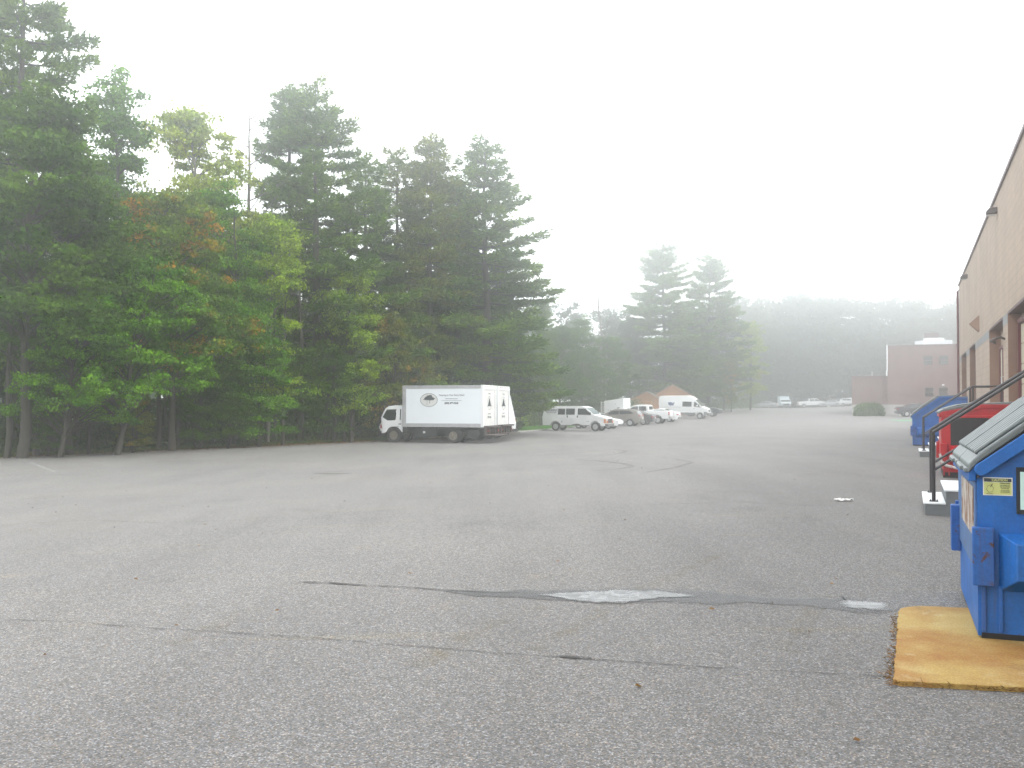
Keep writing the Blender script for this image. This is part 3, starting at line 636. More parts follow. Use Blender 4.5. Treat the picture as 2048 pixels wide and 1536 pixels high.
# --- box trucks
def box_truck(label, x, d, hx=-.956, hd=.293, extra=True):
    ang = math.atan2(hd, hx); cx, cd = x+hx*3.2-(-hd)*0, d+hd*3.2
    cx += hd*1.2; cd += -hx*1.2                # the given point is the near rear corner: move to the middle line
    V = Vehicle('box_truck', label, 'truck', 0, cd, ang, 'white catering box trucks', x=cx)
    o = -3.2
    cab = [(4.98+o, .62)]+[(4.99+o, .60)]+arc(5.56+o, .42, .52, .60)+[(6.3+o, .52), (6.46+o, .62), (6.5+o, 1.05), (6.43+o, 1.38), (6.12+o, 1.98), (5.92+o, 2.12), (5.5+o, 2.17), (5.0+o, 2.15)]
    V.body(cab, 2.05, 1.3, .09, MAT['white'], ends=.1, name='cab')
    V.side('window', [(5.12+o, 1.32), (5.95+o, 1.28), (6.27+o, 1.48), (6.02+o, 1.93), (5.12+o, 1.95)], MAT['glass'])
    V.side('door_handle', [(5.1+o, 1.05), (5.26+o, 1.05), (5.26+o, 1.11), (5.1+o, 1.11)], MAT['dark'])
    V.side('door_lettering', [(5.2+o, .93), (5.75+o, .9), (5.75+o, .925), (5.2+o, .955)], MAT['greyink'], off=.004)
    V.side('corner_lamp', [(6.3+o, .82), (6.42+o, .82), (6.44+o, 1.02), (6.34+o, 1.05)], MAT['red'])
    V.across('windscreen', (6.42+o, 1.42), (6.13+o, 1.95), MAT['glass'], .08)
    V.box('bumper', MAT['dark'], 6.36+o, 6.58+o, -1.02, 1.02, .38, .66)
    for y in (-.8, .8): V.box('headlight', MAT['lens'], 6.44+o, 6.53+o, y-.17, y+.17, .78, .95)
    mb = MB()
    for sg_ in (1, -1):
        mb.tube([(6.28+o, sg_*1.02, 1.75), (6.35+o, sg_*1.2, 1.7), (6.35+o, sg_*1.2, 1.2)], .014, 6); mb.box(6.32+o, 6.37+o, sg_*1.2-.09, sg_*1.2+.09, 1.1, 1.45)
    mb.build('mirror', MAT['dark'], V.r)
    mb = MB(); mb.box(.3+o, 6.2+o, -.42, -.34, .62, .82); mb.box(.3+o, 6.2+o, .34, .42, .62, .82)
    for k in range(12): mb.box(.3+o+k*.4, .36+o+k*.4, -1.15, 1.15, .83, .925)
    for sg_ in (1, -1): mb.box(2.9+o, 4.3+o, sg_*1.05-.2*(sg_ > 0), sg_*1.05+.2*(sg_ < 0), .32, .8); mb.box(.2+o, .95+o, sg_*1.05-.03, sg_*1.05+.03, .3, .8)  # dark boxes and flaps added to stand in for shade under the truck
    mb.box(4.7+o, 5.0+o, -1.0, 1.0, .55, 1.9)
    mb.build('chassis', MAT['dark'], V.r)
    V.box('fuel_tag', MAT['offwhite'], 3.55+o, 3.70+o, 1.051, 1.056, .55, .68, bevel=0)
    bx = MB(); bx.box(.0+o, 4.88+o, -1.2, 1.2, .94, 3.3); bxo = bx.build('cargo_box', MAT['boxwhite'], V.r)
    rl = MB()
    for sg_ in (1, -1):
        y0, y1 = sorted((sg_*1.202, sg_*1.215))
        rl.box(.1+o, 4.9+o, y0, y1, 3.14, 3.33); rl.box(.1+o, 4.9+o, y0, y1, .92, 1.13); rl.box(4.70+o, 4.9+o, y0, y1, 1.132, 3.138)
    rl.box(4.885+o, 4.93+o, -1.2, 1.2, .94, 3.32); rl.build('rail', MAT['greyrail'], bxo)
    rf = MB()
    for y0, y1, z0, z1 in ((-1.22, -1.04, .92, 3.34), (1.04, 1.22, .92, 3.34), (-1.038, 1.038, 3.08, 3.338), (-1.038, 1.038, .92, 1.0)): rf.box(-.05+o, .095+o, y0, y1, z0, z1)
    rf.build('rear_frame', MAT['white'], bxo, .012)
    rd = MB(); z = 1.02
    while z < 3.05: rd.box(-.02+o, -.004+o, -.985, .985, z, z+.335); z += .345
    rdo = rd.build('roll_up_door', MAT['offwhite'], bxo, .006)
    for y0, y1 in ((-1.037, -.99), (.99, 1.037)): sq = MB(); sq.box(-.006+o, -.001+o, y0, y1, 1.0, 3.079); sq.build('door_gap_shade', MAT['dark'], bxo)  # dark strips painting the shaded gap between door and frame
    for y0 in (-.8, -.36, 0, .36, .72): mb = MB(); mb.box(-.07+o, -.051+o, y0, y0+.07, 3.23, 3.265); mb.build('marker_lamp', MAT['red'], bxo)
    # rusty tail lift
    tl = MB(); tl.box(-.35+o, -.06+o, -1.15, 1.15, .90, 1.0)
    for y in (-1.1, -.55, -.1, .45, 1.0): tl.box(-.22+o, -.08+o, y, y+.12, .48, .9)
    tl.box(-.75+o, -.06+o, -1.2, 1.2, .42, .50)
    tl.build('tail_lift', MAT['rustgrey'], V.r, .01)
    for y in (-1.05, .85): V.box('tail_light', MAT['red'], -.26+o, -.225+o, y, y+.12, .66, .76)
    V.w = 2.3
    V.wheels([5.56+o], .42, .26, 1.02, 'rimrust'); V.wheels([1.81+o], .42, .26, 1.12, 'rimrust', dual=[1.81+o])
    # side sign: oval badge with trees, three lines of lettering
    for sg_ in (1, -1):
        Mx = Matrix.Translation((0, sg_*1.2035, 0)) @ (Matrix.Rotation(R(180), 4, 'Z') if sg_ > 0 else Matrix()) @ Matrix.Rotation(R(90), 4, 'X')
        cxs = (3.27+o)*(-1 if sg_ > 0 else 1)
        sgb = MB(); N = 40; ex, ez = .54, .39
        out = [(cxs+ex*math.cos(6.2832*k/N), 2.48+ez*math.sin(6.2832*k/N)) for k in range(N)]; inn = [(cxs+(ex-.025)*math.cos(6.2832*k/N), 2.48+(ez-.025)*math.sin(6.2832*k/N)) for k in range(N)]
        for k in range(N): sgb.face([(*out[k], .002), (*out[(k+1) % N], .002), (*inn[(k+1) % N], .002), (*inn[k], .002)])
        rn = random.Random(5)
        for cx_, cz, w_, h_ in ((0, 2.62, .24, .10), (-.13, 2.55, .17, .08), (.17, 2.55, .20, .08), (.05, 2.70, .16, .09), (-.03, 2.5, .3, .04)):
            sgb.face([(cxs+cx_+w_*math.cos(a)*rn.uniform(.75, 1.15), cz+h_*math.sin(a)*rn.uniform(.7, 1.2), .003+cx_*.001) for a in np.linspace(0, 6.0, 14)])
        for tx, z0 in ((-.12, 2.2), (.02, 2.25), (.05, 2.32)): sgb.face([(cxs+tx, z0, .0036), (cxs+tx+.022, z0, .0036), (cxs+tx+.016, 2.85 if tx < -.1 else 2.55, .0036), (cxs+tx, 2.85 if tx < -.1 else 2.55, .0036)])
        sgb.bm.transform(Mx); b1 = sgb.build('badge', MAT['greenink'], bxo)
        fl = MB(); fl.face([(x_, z_, .0006) for x_, z_ in inn]); fl.bm.transform(Mx); fl.build('badge_field', MAT['ovalfill'], b1)
        xt = (1.88+o)*(-1 if sg_ > 0 else 1)
        lettering([('Catering to Your Every Need', .13, xt, 2.76, .004), ('www.catering.com', .10, xt, 2.56, .002)], MAT['greyink'], bxo, Mx)
        lettering([('(603) 899-7642', .135, xt, 2.30, .008)], MAT['ink'], bxo, Mx)
        ln = MB(); ln.face([(xt-.62, 2.44, .001), (xt+.62, 2.44, .001), (xt+.62, 2.458, .001), (xt-.62, 2.458, .001)]); ln.bm.transform(Mx); ln.build('rule', MAT['greyink'], bxo)
    Mr = Matrix.Translation((-.0215+o, 0, 0)) @ Matrix.Rotation(R(-90), 4, 'Z') @ Matrix.Rotation(R(90), 4, 'X')
    bg_ = MB(); N = 28
    for k in range(N):
        a, b = 6.2832*k/N, 6.2832*(k+1)/N
        bg_.face([(.36*math.cos(a), 2.3+.36*math.sin(a)*1.1, .002), (.36*math.cos(b), 2.3+.36*math.sin(b)*1.1, .002), (.34*math.cos(b), 2.3+.34*math.sin(b)*1.1, .002), (.34*math.cos(a), 2.3+.34*math.sin(a)*1.1, .002)])
    for z, hw in ((2.15, .34), (2.25, .25), (2.36, .17)): bg_.face([(-hw, z, .003), (0, z-.03, .003), (hw, z, .003), (hw*.25, z+.22, .003), (-hw*.25, z+.22, .003)])
    bg_.face([(-.42, 2.12, .0035), (.42, 2.12, .0035), (.42, 2.15, .0035), (-.42, 2.15, .0035)])
    bg_.bm.transform(Mr); bg_.build('badge', MAT['greenink'], rdo)
    lettering([('Catering', .12, 0, 2.86, 0), ('Every Need', .1, 0, 1.68, 0)], MAT['greyink'], rdo, Mr); lettering([('899-7642', .17, 0, 1.48, .004)], MAT['ink'], rdo, Mr)
    return V
box_truck('white box truck whose long side with the oval tree badge faces the lot', -1.68, 54)
box_truck('second white box truck, parked behind the first with mainly its rear door showing', -.89, 57.3)
def step_van():
    hx, hd = -.956, .293; cx, cd = -1.2+hx*2.4, 61.2+hd*2.4+1.0
    V = Vehicle('step_van', 'white van with a sloping back, tucked behind the two box trucks', 'van', 0, cd, math.atan2(hd, hx), x=cx+.42)
    V.body([(-3.2, .45)]+arc(-1.9, .4, .5, .45)+arc(1.9, .4, .5, .45)+[(3.1, .5), (3.2, 1.2), (2.9, 1.3), (2.5, 2.4), (2.2, 2.75), (-2.72, 2.9), (-2.82, 2.85), (-3.12, 1.5), (-3.22, 1.0)], 2.1, 1.3, .05, MAT['white'])
    V.across('windscreen', (2.88, 1.38), (2.52, 2.32), MAT['glass'])
    V.side('window', [(1.5, 1.4), (2.6, 1.4), (2.3, 2.2), (1.5, 2.2)], MAT['glass'])
    V.box('bumper', MAT['dark'], -3.32, -3.2, -1, 1, .42, .62)
    for y in (-.95, .85): V.box('tail_light', MAT['red'], -3.2, -3.14, y, y+.1, 1.0, 1.25); 
    mb = MB(); mb.tube([(-3.16, .3, 1.3), (-3.14, .3, 1.55)], .02, 6); mb.build('door_handle', MAT['dark'], V.r)
    V.wheels([-1.9, 1.9], .4, .25)
step_van()
# --- cargo van
def cargo_van():
    V = Vehicle('cargo_van', 'white cargo van with faded lettering and a rusted sill beside the grass', 'van', 1155, 80, PERP, ROW)
    p = [(-2.80, .46)]+arc(-1.62, .37, .47, .46)+arc(1.86, .37, .47, .46)+[(2.62, .42), (2.80, .55), (2.82, 1.02), (2.72, 1.14), (1.78, 1.33), (1.02, 1.97), (.62, 2.07), (-2.45, 2.05), (-2.66, 1.96), (-2.84, 1.15)]
    V.body(p, 2.0, 1.15, .13, MAT['vanwhite'])
    V.side('window', [(-1.42, 1.36), (-.78, 1.36), (-.78, 1.86), (-1.38, 1.86)], MAT['glass']); V.side('window', [(-.68, 1.36), (.08, 1.36), (.08, 1.87), (-.68, 1.87)], MAT['glass'])
    V.side('window', [(.34, 1.36), (1.55, 1.34), (1.0, 1.86), (.34, 1.88)], MAT['glass'])
    V.across('windscreen', (1.72, 1.38), (1.06, 1.93), MAT['clearglass'], .09)
    V.across('rear_window', (-2.80, 1.3), (-2.70, 1.8), MAT['glass'], .25)
    for xh in (-.62, .27): V.side('door_handle', [(xh, 1.12), (xh+.11, 1.12), (xh+.11, 1.3), (xh, 1.3)], MAT['dark'])
    for xs in (-1.5, -.72, .17, 1.55): V.side('door_seam', [(xs, .52), (xs+.012, .52), (xs+.012, 1.32), (xs, 1.32)], MAT['cladding'], off=.003)
    V.side('rust_patch', [(-.35, .47), (-.1, .56), (.25, .62), (.55, .56), (.78, .47)], MAT['rustgrey'], off=.005)
    V.side('sill', [(-1.1, .44), (1.36, .44), (1.36, .50), (-1.1, .50)], MAT['cladding'], off=.004)
    V.side('dent', [(-1.08, .70), (-1.03, .68), (-1.0, .82), (-1.05, .86)], MAT['cladding'], off=.003)
    V.side('nameplate', [(1.12, .80), (1.34, .80), (1.34, .83), (1.12, .83)], MAT['ink'], off=.003)
    V.box('front_bumper', MAT['cladding'], 2.68, 2.93, -.94, .94, .40, .62); V.box('rear_bumper', MAT['dark'], -2.98, -2.82, -.95, .95, .46, .62)
    V.box('grille', MAT['dark'], 2.78, 2.86, -.55, .55, .68, 1.04)
    for y in (-.72, .72):
        V.box('headlight', MAT['lens'], 2.765, 2.86, y-.16, y+.16, .88, 1.04); V.box('turn_lamp', MAT['amber'], 2.755, 2.86, y-.16, y+.16, .66, .87)
        V.side('side_lamp', [(2.58, .68), (2.76, .68), (2.76, 1.0), (2.6, 1.0)], MAT['amber'], (1 if y > 0 else -1,), off=.01)
        V.box('mirror', MAT['dark'], 1.42, 1.52, math.copysign(.98, y)-.06, math.copysign(.98, y)+.14*(1 if y > 0 else -1), 1.34, 1.58)
    V.wheels([-1.62, 1.86], .37, .24)
    Mx = Matrix.Translation((0, -(V.sy(-1.9, 1.6)+.004), 0)) @ Matrix.Rotation(R(90+7.4), 4, 'X')
    Mx = Matrix.Translation((0, -(V.sy(-1.9, 1.65)+.006), 1.65)) @ Matrix.Rotation(R(90-7.4), 4, 'X') @ Matrix.Translation((0, -1.65, 0))
    lettering([('MERRIMAC', .275, -2.08, 1.73, .014), ('TILE & STONE', .145, -2.0, 1.54, .007), ('603 555 0100', .07, -1.98, 1.38, .0)][:2], MAT['greyink'], V.r, Mx)
    V.side('lettering_rule', [(-2.35, 1.40), (-1.6, 1.40), (-1.6, 1.42), (-2.35, 1.42)], MAT['greyink'], (-1,), off=.003)
    mb = MB(); mb.tube([(1.85, -.8, 1.3), (1.85, -.8, 1.55)], .008, 5); mb.build('aerial', MAT['dark'], V.r)
cargo_van()
# --- generic car
def car(label, cat, px, d, ang, paint, kind='sedan', name='parked_car', group=ROW, x=None, scale=None):
    V = Vehicle(name, label, cat, px, d, ang, group, x=x)
    if kind == 'sedan':
        p = [(-2.28, .32)]+arc(-1.38, .32, .39, .30)+arc(1.40, .32, .39, .30)+[(2.25, .30), (2.34, .48), (2.30, .68), (2.12, .80), (1.05, .98), (.30, 1.38), (-.1, 1.45), (-.75, 1.42), (-1.55, 1.10), (-2.2, 1.02), (-2.33, .85)]
        V.body(p, 1.80, .92, .24, paint)
        V.side('window', [(-1.25, 1.0), (-.25, .98), (-.25, 1.36), (-.75, 1.34)], MAT['glass']); V.side('window', [(-.18, .98), (.85, 1.0), (.28, 1.31), (-.18, 1.36)], MAT['glass'])
        V.across('windscreen', (1.0, 1.0), (.34, 1.35), MAT['glass'], .12); V.across('rear_window', (-1.5, 1.12), (-.8, 1.39), MAT['glass'], .12)
        zl, wr, xw, bz = .78, .32, (-1.38, 1.40), .55
    else:
        p = [(-2.30, .38)]+arc(-1.38, .36, .43, .36)+arc(1.40, .36, .43, .36)+[(2.27, .40), (2.36, .62), (2.32, .85), (2.15, .98), (1.25, 1.12), (.42, 1.56), (0, 1.66), (-1.45, 1.62), (-1.95, 1.50), (-2.24, 1.08), (-2.36, .85)]
        V.body(p, 1.88, 1.05, .22, paint)
        V.side('window', [(-1.75, 1.26), (-.35, 1.13), (-.35, 1.53), (-1.3, 1.52)], MAT['glass']); V.side('window', [(-.28, 1.12), (1.02, 1.12), (.42, 1.48), (-.28, 1.53)], MAT['glass'])
        V.across('windscreen', (1.2, 1.16), (.46, 1.53), MAT['glass'], .12); V.across('rear_window', (-2.20, 1.14), (-1.98, 1.45), MAT['glass'], .14)
        V.side('sill', [(-.9, .37), (.95, .37), (.95, .50), (-.9, .50)], MAT['cladding'], off=.005)
        zl, wr, xw, bz = .98, .36, (-1.38, 1.40), .6
    for y in (-.66, .66):
        V.box('headlight', MAT['lens'], 2.16, 2.30, y-.18, y+.18, zl-.16, zl-.03); V.box('tail_light', MAT['red'], -2.33, -2.18, y-.17, y+.17, zl-.02, zl+.13)
    V.box('front_bumper', MAT['cladding'], 2.22, 2.38, -.7, .7, bz-.22, bz-.08); V.box('rear_bumper', MAT['cladding'], -2.40, -2.26, -.75, .75, bz-.2, bz-.02)
    V.box('licence_plate', MAT['offwhite'], -2.42, -2.36, -.16, .16, bz+.1, bz+.24, bevel=0)
    for sg_ in (1, -1): V.box('mirror', paint, .78, .96, sg_*.90-.07, sg_*.90+.09 if sg_ > 0 else sg_*.90+.07, zl+.12, zl+.26)
    V.wheels(xw, wr, .22)
    return V
def pickup(label, px, d, ang, paint, group=ROW, x=None):
    V = Vehicle('pickup_truck', label, 'pickup', px, d, ang, group, x=x)
    p = [(-2.85, .55)]+arc(-1.75, .40, .50, .52)+arc(1.85, .40, .50, .52)+[(2.8, .52), (2.92, .62), (2.90, 1.02), (2.75, 1.17), (1.62, 1.27), (.95, 1.84), (.60, 1.94), (-.52, 1.93), (-.74, 1.84), (-.82, 1.36), (-2.85, 1.36), (-2.92, 1.2)]
    V.body(p, 2.0, 1.2, .17, paint, ends=.06)
    V.side('window', [(-.55, 1.34), (.25, 1.32), (.25, 1.80), (-.50, 1.80)], MAT['glass']); V.side('window', [(.35, 1.32), (1.45, 1.30), (.92, 1.76), (.35, 1.80)], MAT['glass'])
    V.across('windscreen', (1.58, 1.31), (.98, 1.80), MAT['glass'], .1); V.across('rear_window', (-.81, 1.44), (-.755, 1.78), MAT['glass'], .2)
    V.box('bed', MAT['dark'], -2.72, -1.0, -.82, .82, 1.362, 1.372, bevel=0)
    V.box('tailgate', paint, -2.975, -2.93, -.80, .80, .78, 1.34)
    for y in (-.9, .9): V.box('tail_light', MAT['red'], -2.965, -2.86, y-.08, y+.08, .92, 1.28); V.box('headlight', MAT['lens'], 2.84, 2.94, y*.83-.16, y*.83+.16, .86, 1.06)
    V.box('rear_bumper', MAT['chrome'], -3.08, -2.94, -.95, .95, .55, .75); V.box('front_bumper', MAT['cladding'], 2.88, 3.02, -.95, .95, .52, .74)
    V.box('grille', MAT['dark'], 2.88, 2.95, -.5, .5, .78, 1.08); V.box('licence_plate', MAT['offwhite'], -3.10, -3.083, -.16, .16, .58, .72, bevel=0)
    V.side('door_handle', [(-.45, 1.2), (-.25, 1.2), (-.25, 1.24), (-.45, 1.24)], MAT['dark'])
    for sg_ in (1, -1): V.box('mirror', MAT['dark'], 1.25, 1.42, sg_*1.06-.09, sg_*1.06+.09, 1.34, 1.58)
    V.wheels([-1.75, 1.85], .40, .26)
car('white car mostly hidden behind the lettered cargo van, only its low nose showing', 'car', 1192, 86, PERP, MAT['white'])
car('bronze grey crossover between the cargo van and the white pickup', 'car', 1237, 93, AWAY, MAT['taupe'], 'suv')
car('dark small car squeezed between the bronze crossover and the white pickup', 'car', 1264, 96.5, AWAY, MAT['charcoal'])
pickup('white crew cab pickup parked tail out in front of the wooden sheds', 1287, 100, AWAY, MAT['white'])
car('white car showing its tail between the white pickup and the high roof van', 'car', 1317, 104.5, AWAY, MAT['white'])
def high_van():
    V = Vehicle('high_roof_van', 'white high roof van with a blue map emblem, in front of the wooden shed', 'van', 1369, 114, PERP, ROW)
    p = [(-2.95, .5)]+arc(-1.75, .36, .45, .46)+arc(2.0, .36, .45, .46)+[(2.85, .42), (3.0, .62), (2.97, 1.0), (2.80, 1.20), (2.25, 1.42), (1.40, 2.32), (1.0, 2.60), (.45, 2.74), (-2.75, 2.70), (-2.92, 2.5), (-3.0, .9)]
    V.body(p, 2.05, 1.5, .12, MAT['white'])
    V.side('window', [(-.05, 1.45), (1.05, 1.45), (1.05, 2.02), (-.05, 2.05)], MAT['glass']); V.side('window', [(1.32, 1.45), (2.15, 1.36), (1.85, 1.75), (1.5, 2.0), (1.32, 2.02)], MAT['glass'])
    V.across('windscreen', (2.2, 1.46), (1.45, 2.27), MAT['glass'], .1)
    V.side('cladding', [(-1.25, .46), (1.5, .46), (1.5, .74), (-1.25, .74)], MAT['cladding'], off=.012); V.side('cladding', [(2.5, .5), (2.95, .5), (2.9, .82), (2.5, .86)], MAT['cladding'], off=.012)
    V.side('door_rail', [(-2.2, 1.36), (-.15, 1.36), (-.15, 1.40), (-2.2, 1.40)], MAT['greyrail'], off=.006)
    V.side('door_seam', [(1.18, .8), (1.2, .8), (1.2, 2.1), (1.18, 2.1)], MAT['cladding'], off=.003); V.side('door_handle', [(1.25, 1.18), (1.42, 1.18), (1.42, 1.23), (1.25, 1.23)], MAT['dark'])
    for sd_ in (1, -1): V.side('map_emblem', [(-1.78, 1.92), (-1.5, 1.96), (-1.3, 1.93), (-1.2, 1.86), (-1.02, 1.98), (-.98, 1.9), (-1.1, 1.74), (-1.12, 1.6), (-1.18, 1.5), (-1.24, 1.6), (-1.45, 1.56), (-1.5, 1.48), (-1.62, 1.6), (-1.76, 1.66)], MAT['blueink'], (sd_,), off=.005)
    V.box('grille', MAT['dark'], 2.9, 2.99, -.5, .5, .8, 1.08); V.box('front_bumper', MAT['cladding'], 2.84, 3.05, -.95, .95, .42, .72)
    for y in (-.8, .8): V.box('headlight', MAT['lens'], 2.68, 2.88, y-.14, y+.14, .98, 1.22); V.box('mirror', MAT['dark'], 1.85, 2.0, y*1.33-.08, y*1.33+.08, 1.45, 1.72); V.box('tail_light', MAT['red'], -3.01, -2.92, y*1.1-.05, y*1.1+.05, 1.1, 1.6)
    V.wheels([-1.75, 2.0], .36, .24)
high_van()
car('dark crossover at the far end of the row, past the high roof van', 'car', 1404, 121, PERP, MAT['charcoal'], 'suv')
def trailer():
    V = Vehicle('box_trailer', 'white box trailer with faded print and open slats at one end, behind the bronze crossover', 'trailer', 1233, 103, PERP-.12, ROW)
    mb = MB(); mb.prism([(-1.05, .62), (1.28, .62), (1.20, 2.62), (-1.05, 2.30)], -.95, .95, 'y'); bo = mb.build('trailer_body', MAT['white'], V.r, .03)
    mb = MB()
    for k in range(7): mb.box(-1.42, -1.056, -.95, -.88, .7+k*.23, .78+k*.23)
    for y in (-.95, .87): mb.box(-1.44, -1.38, y+.002, y+.07, .62, 2.28)
    mb.build('slat_rack', MAT['offwhite'], V.r)
    mb = MB(); rn = random.Random(3)
    for k in range(9):
        x, z = rn.uniform(-.7, .7), rn.choice((1.9, 1.95, 1.5, 1.55, 1.25)); wd = rn.uniform(.08, .25)
        mb.box(x, x+wd, -.956, -.951, z, z+rn.uniform(.05, .11))
    mb.build('print', MAT['greyink'], bo)
    mb = MB(); mb.box(-1.3, 1.3, -.9, .9, .5, .6); mb.prism([(1.3, -.45), (2.3, -.04), (2.3, .04), (1.3, .45)], .5, .58, 'z'); mb.build('chassis', MAT['dark'], V.r)
    V.w = 2.0; V.wheels([-.1], .33, .2, 1.08)
trailer()
# --- far cars across the end of the lot
FARG = 'cars parked at the far end of the lot'
car('pale car at the left end of the far line, by the grass island', 'car', 1532, 192, R(150), MAT['silver'], group=FARG)
V = Vehicle('pickup_truck', 'pale blue grey box van facing us at the far end of the lot', 'van', 1568, 198, R(-95), FARG)
V.body([(-2.3, .5)]+arc(-1.4, .38, .45, .5)+arc(1.5, .38, .45, .5)+[(2.3, .5), (2.4, 1.0), (1.7, 1.2), (1.3, 1.75), (.9, 1.85), (.3, 1.9), (.28, 2.45), (-2.35, 2.45)], 2.05, 1.2, .05, MAT['greyblue']); V.r.name = 'box_van'
V.across('windscreen', (1.66, 1.25), (1.32, 1.72), MAT['glass'], .1); V.box('grille', MAT['dark'], 2.34, 2.44, -.6, .6, .6, .95)
for y in (-.8, .8): V.box('headlight', MAT['lens'], 2.35, 2.46, y-.15, y+.15, .75, .95)
V.wheels([-1.4, 1.5], .38, .25)
pickup('white pickup standing tail left at the far end of the lot', 1624, 200, R(-8), MAT['white'], group=FARG)
car('silver sedan beside the far white pickup', 'car', 1660, 196, R(175), MAT['silver'], group=FARG)
car('pale crossover second from the brick building in the far line', 'car', 1683, 202, R(-60), MAT['silver'], 'suv', group=FARG)
car('white crossover half hidden behind the corner of the brick building', 'car', 1703, 190, R(-60), MAT['white'], 'suv', group=FARG)

# ------------------------------------------------------------------ brick building, sheds
BA = R(-22.0)
def brick_building():
    x, d = PX(1776, 108), 108.0; z = gz(x, d)
    r = thing('brick_building', 'two storey red brick building with a lower wing, faint in the fog', 'building', (x, d, z), BA)
    mb = MB(); mb.box(0, 16, 0, 18, 1.15, 7.75); mb.box(-3.9, -.003, .6, 14, 1.15, 4.35); mb.build('wall', MAT['brick'], r)
    mb = MB(); mb.box(.01, 16.0, .01, 18, -.8, 1.146); mb.box(-3.89, .007, .61, 14, -.8, 1.146); mb.build('foundation', MAT['concrete'], r)
    mb = MB(); mb.box(-.06, 16.06, -.06, 18.06, 7.75, 7.9); mb.box(-3.96, -.004, .54, 14.06, 4.35, 4.48); mb.build('coping', MAT['brickroof'], r)
    for wx, wz in ((4.3, 2.55), (5.75, 2.55), (4.2, 6.1), (5.8, 6.1)):
        f = MB(); f.box(wx-.5, wx+.5, -.02, .05, wz-.55, wz+.55); fo = f.build('window', MAT['brickroof'], r)
        q = MB(); q.box(wx-.43, wx+.43, -.028, -.0205, wz-.48, wz-.03); q.box(wx-.43, wx+.43, -.028, -.0205, wz+.03, wz+.48); q.build('pane', MAT['glass'], fo)
    u = MB(); u.box(2.9, 6.8, 2, 4.5, 7.9, 8.45); u.box(3.8, 6.0, 2.2, 4.2, 8.451, 8.75); u.build('rooftop_unit', MAT['galv'], r, .03)
    u = MB(); u.box(4.0, 5.6, 6, 7.5, 7.9, 9.6); u.build('chimney', MAT['brickroof'], r)
    u = MB(); u.tube([(-.12, -.1, 4.4), (-.12, -.1, 4.9), (-.06, -.1, 5.1), (-.06, -.1, 7.95)], .07, 8); u.build('downpipe', MAT['white'], r, smooth=True)
    u = MB(); u.tube([(-1.7, 1.2, 4.4), (-1.7, 1.2, 4.95)], .06, 8); u.build('roof_vent', MAT['white'], r, smooth=True)
    u = MB(); u.box(5.6, 5.85, -.18, -.002, 3.25, 3.42); u.build('wall_lamp', MAT['white'], r, .02)
brick_building()
car('dark grey car parked against the foot of the brick building', 'car', 1838, 101, R(-12), MAT['charcoal'], group='')
def shed(label, pxl, pxr, d, apex_px, eave_h, ridge_h, depth=5):
    xl, xr = PX(pxl, d), PX(pxr, d); W = (xr-xl)/math.cos(.2); z = gz((xl+xr)/2, d)
    r = thing('shed', label, 'shed', (xl, d, z), -.2, 'wooden sheds behind the parked cars')
    mb = MB(); mb.prism([(0, -.3), (W, -.3), (W, eave_h), (W/2, ridge_h), (0, eave_h)], 0, depth, 'y'); mb.build('wall', MAT['shed'], r)
    rf = MB(); t = .12; o = .28; k = (ridge_h-eave_h)/(W/2)
    for sg_ in (0, 1):
        a = (-o, eave_h-o*k+.01) if not sg_ else (W+o, eave_h-o*k+.01); b = (W/2, ridge_h+.01)
        rf.prism([a, b, (b[0], b[1]+t), (a[0], a[1]+t)], -.3, depth+.3, 'y')
    rf.build('roof', MAT['shedroof'], r)
    tr = MB()
    for sg_ in (0, 1):
        a = (-o, eave_h-o*k-.12) if not sg_ else (W+o, eave_h-o*k-.12); b = (W/2, ridge_h-.12)
        tr.prism([a, b, (b[0], b[1]+.125), (a[0], a[1]+.125)], -.34, -.302, 'y')
    for x0 in (0, W-.12): tr.box(x0, x0+.12, -.03, -.003, -.2, eave_h-.05)
    tr.build('trim', MAT['shed'], r)
    dr = MB(); dr.box(W/2-.7, W/2-.01, -.04, -.003, 0, 1.95); dr.box(W/2+.01, W/2+.7, -.04, -.003, 0, 1.95); dr.build('door', MAT['shed'], r, .015)
shed('smaller orange wooden shed, its low gable rising over the white pickup', 1266, 1318, 121, 1296, 2.25, 3.05)
shed('larger orange wooden shed with brown roof, rising behind the high roof van', 1302, 1386, 126, 1342, 2.35, 3.95, 6)

# ------------------------------------------------------------------ trees
rng = np.random.default_rng(11)
def tube_np(pts, rad, n=6):
    pts = np.asarray(pts, float); rad = np.asarray(rad, float); m = len(pts)
    d = np.gradient(pts, axis=0); d /= np.linalg.norm(d, axis=1)[:, None]+1e-9
    ref = np.where(np.abs(d[:, 2:3]) < .9, [[0, 0, 1.]], [[1., 0, 0]])
    u = np.cross(d, ref); u /= np.linalg.norm(u, axis=1)[:, None]+1e-9; v = np.cross(d, u)
    a = np.linspace(0, 2*np.pi, n, endpoint=False)
    V = pts[:, None]+rad[:, None, None]*(u[:, None]*np.cos(a)[None, :, None]+v[:, None]*np.sin(a)[None, :, None])
    i = np.arange(m-1)[:, None]*n; k = np.arange(n)[None]
    F = np.stack([i+k, i+(k+1) % n, i+n+(k+1) % n, i+n+k], -1).reshape(-1, 4)
    return V.reshape(-1, 3), F
class Acc:
    def __init__(s): s.V, s.F, s.n = [], [], 0
    def add(s, V, F): s.V.append(V); s.F.append(F+s.n); s.n += len(V)
    def mesh(s, name): return np_mesh(name, np.concatenate(s.V), np.concatenate(s.F))
def unit(a): return a/(np.linalg.norm(a, axis=-1, keepdims=True)+1e-9)
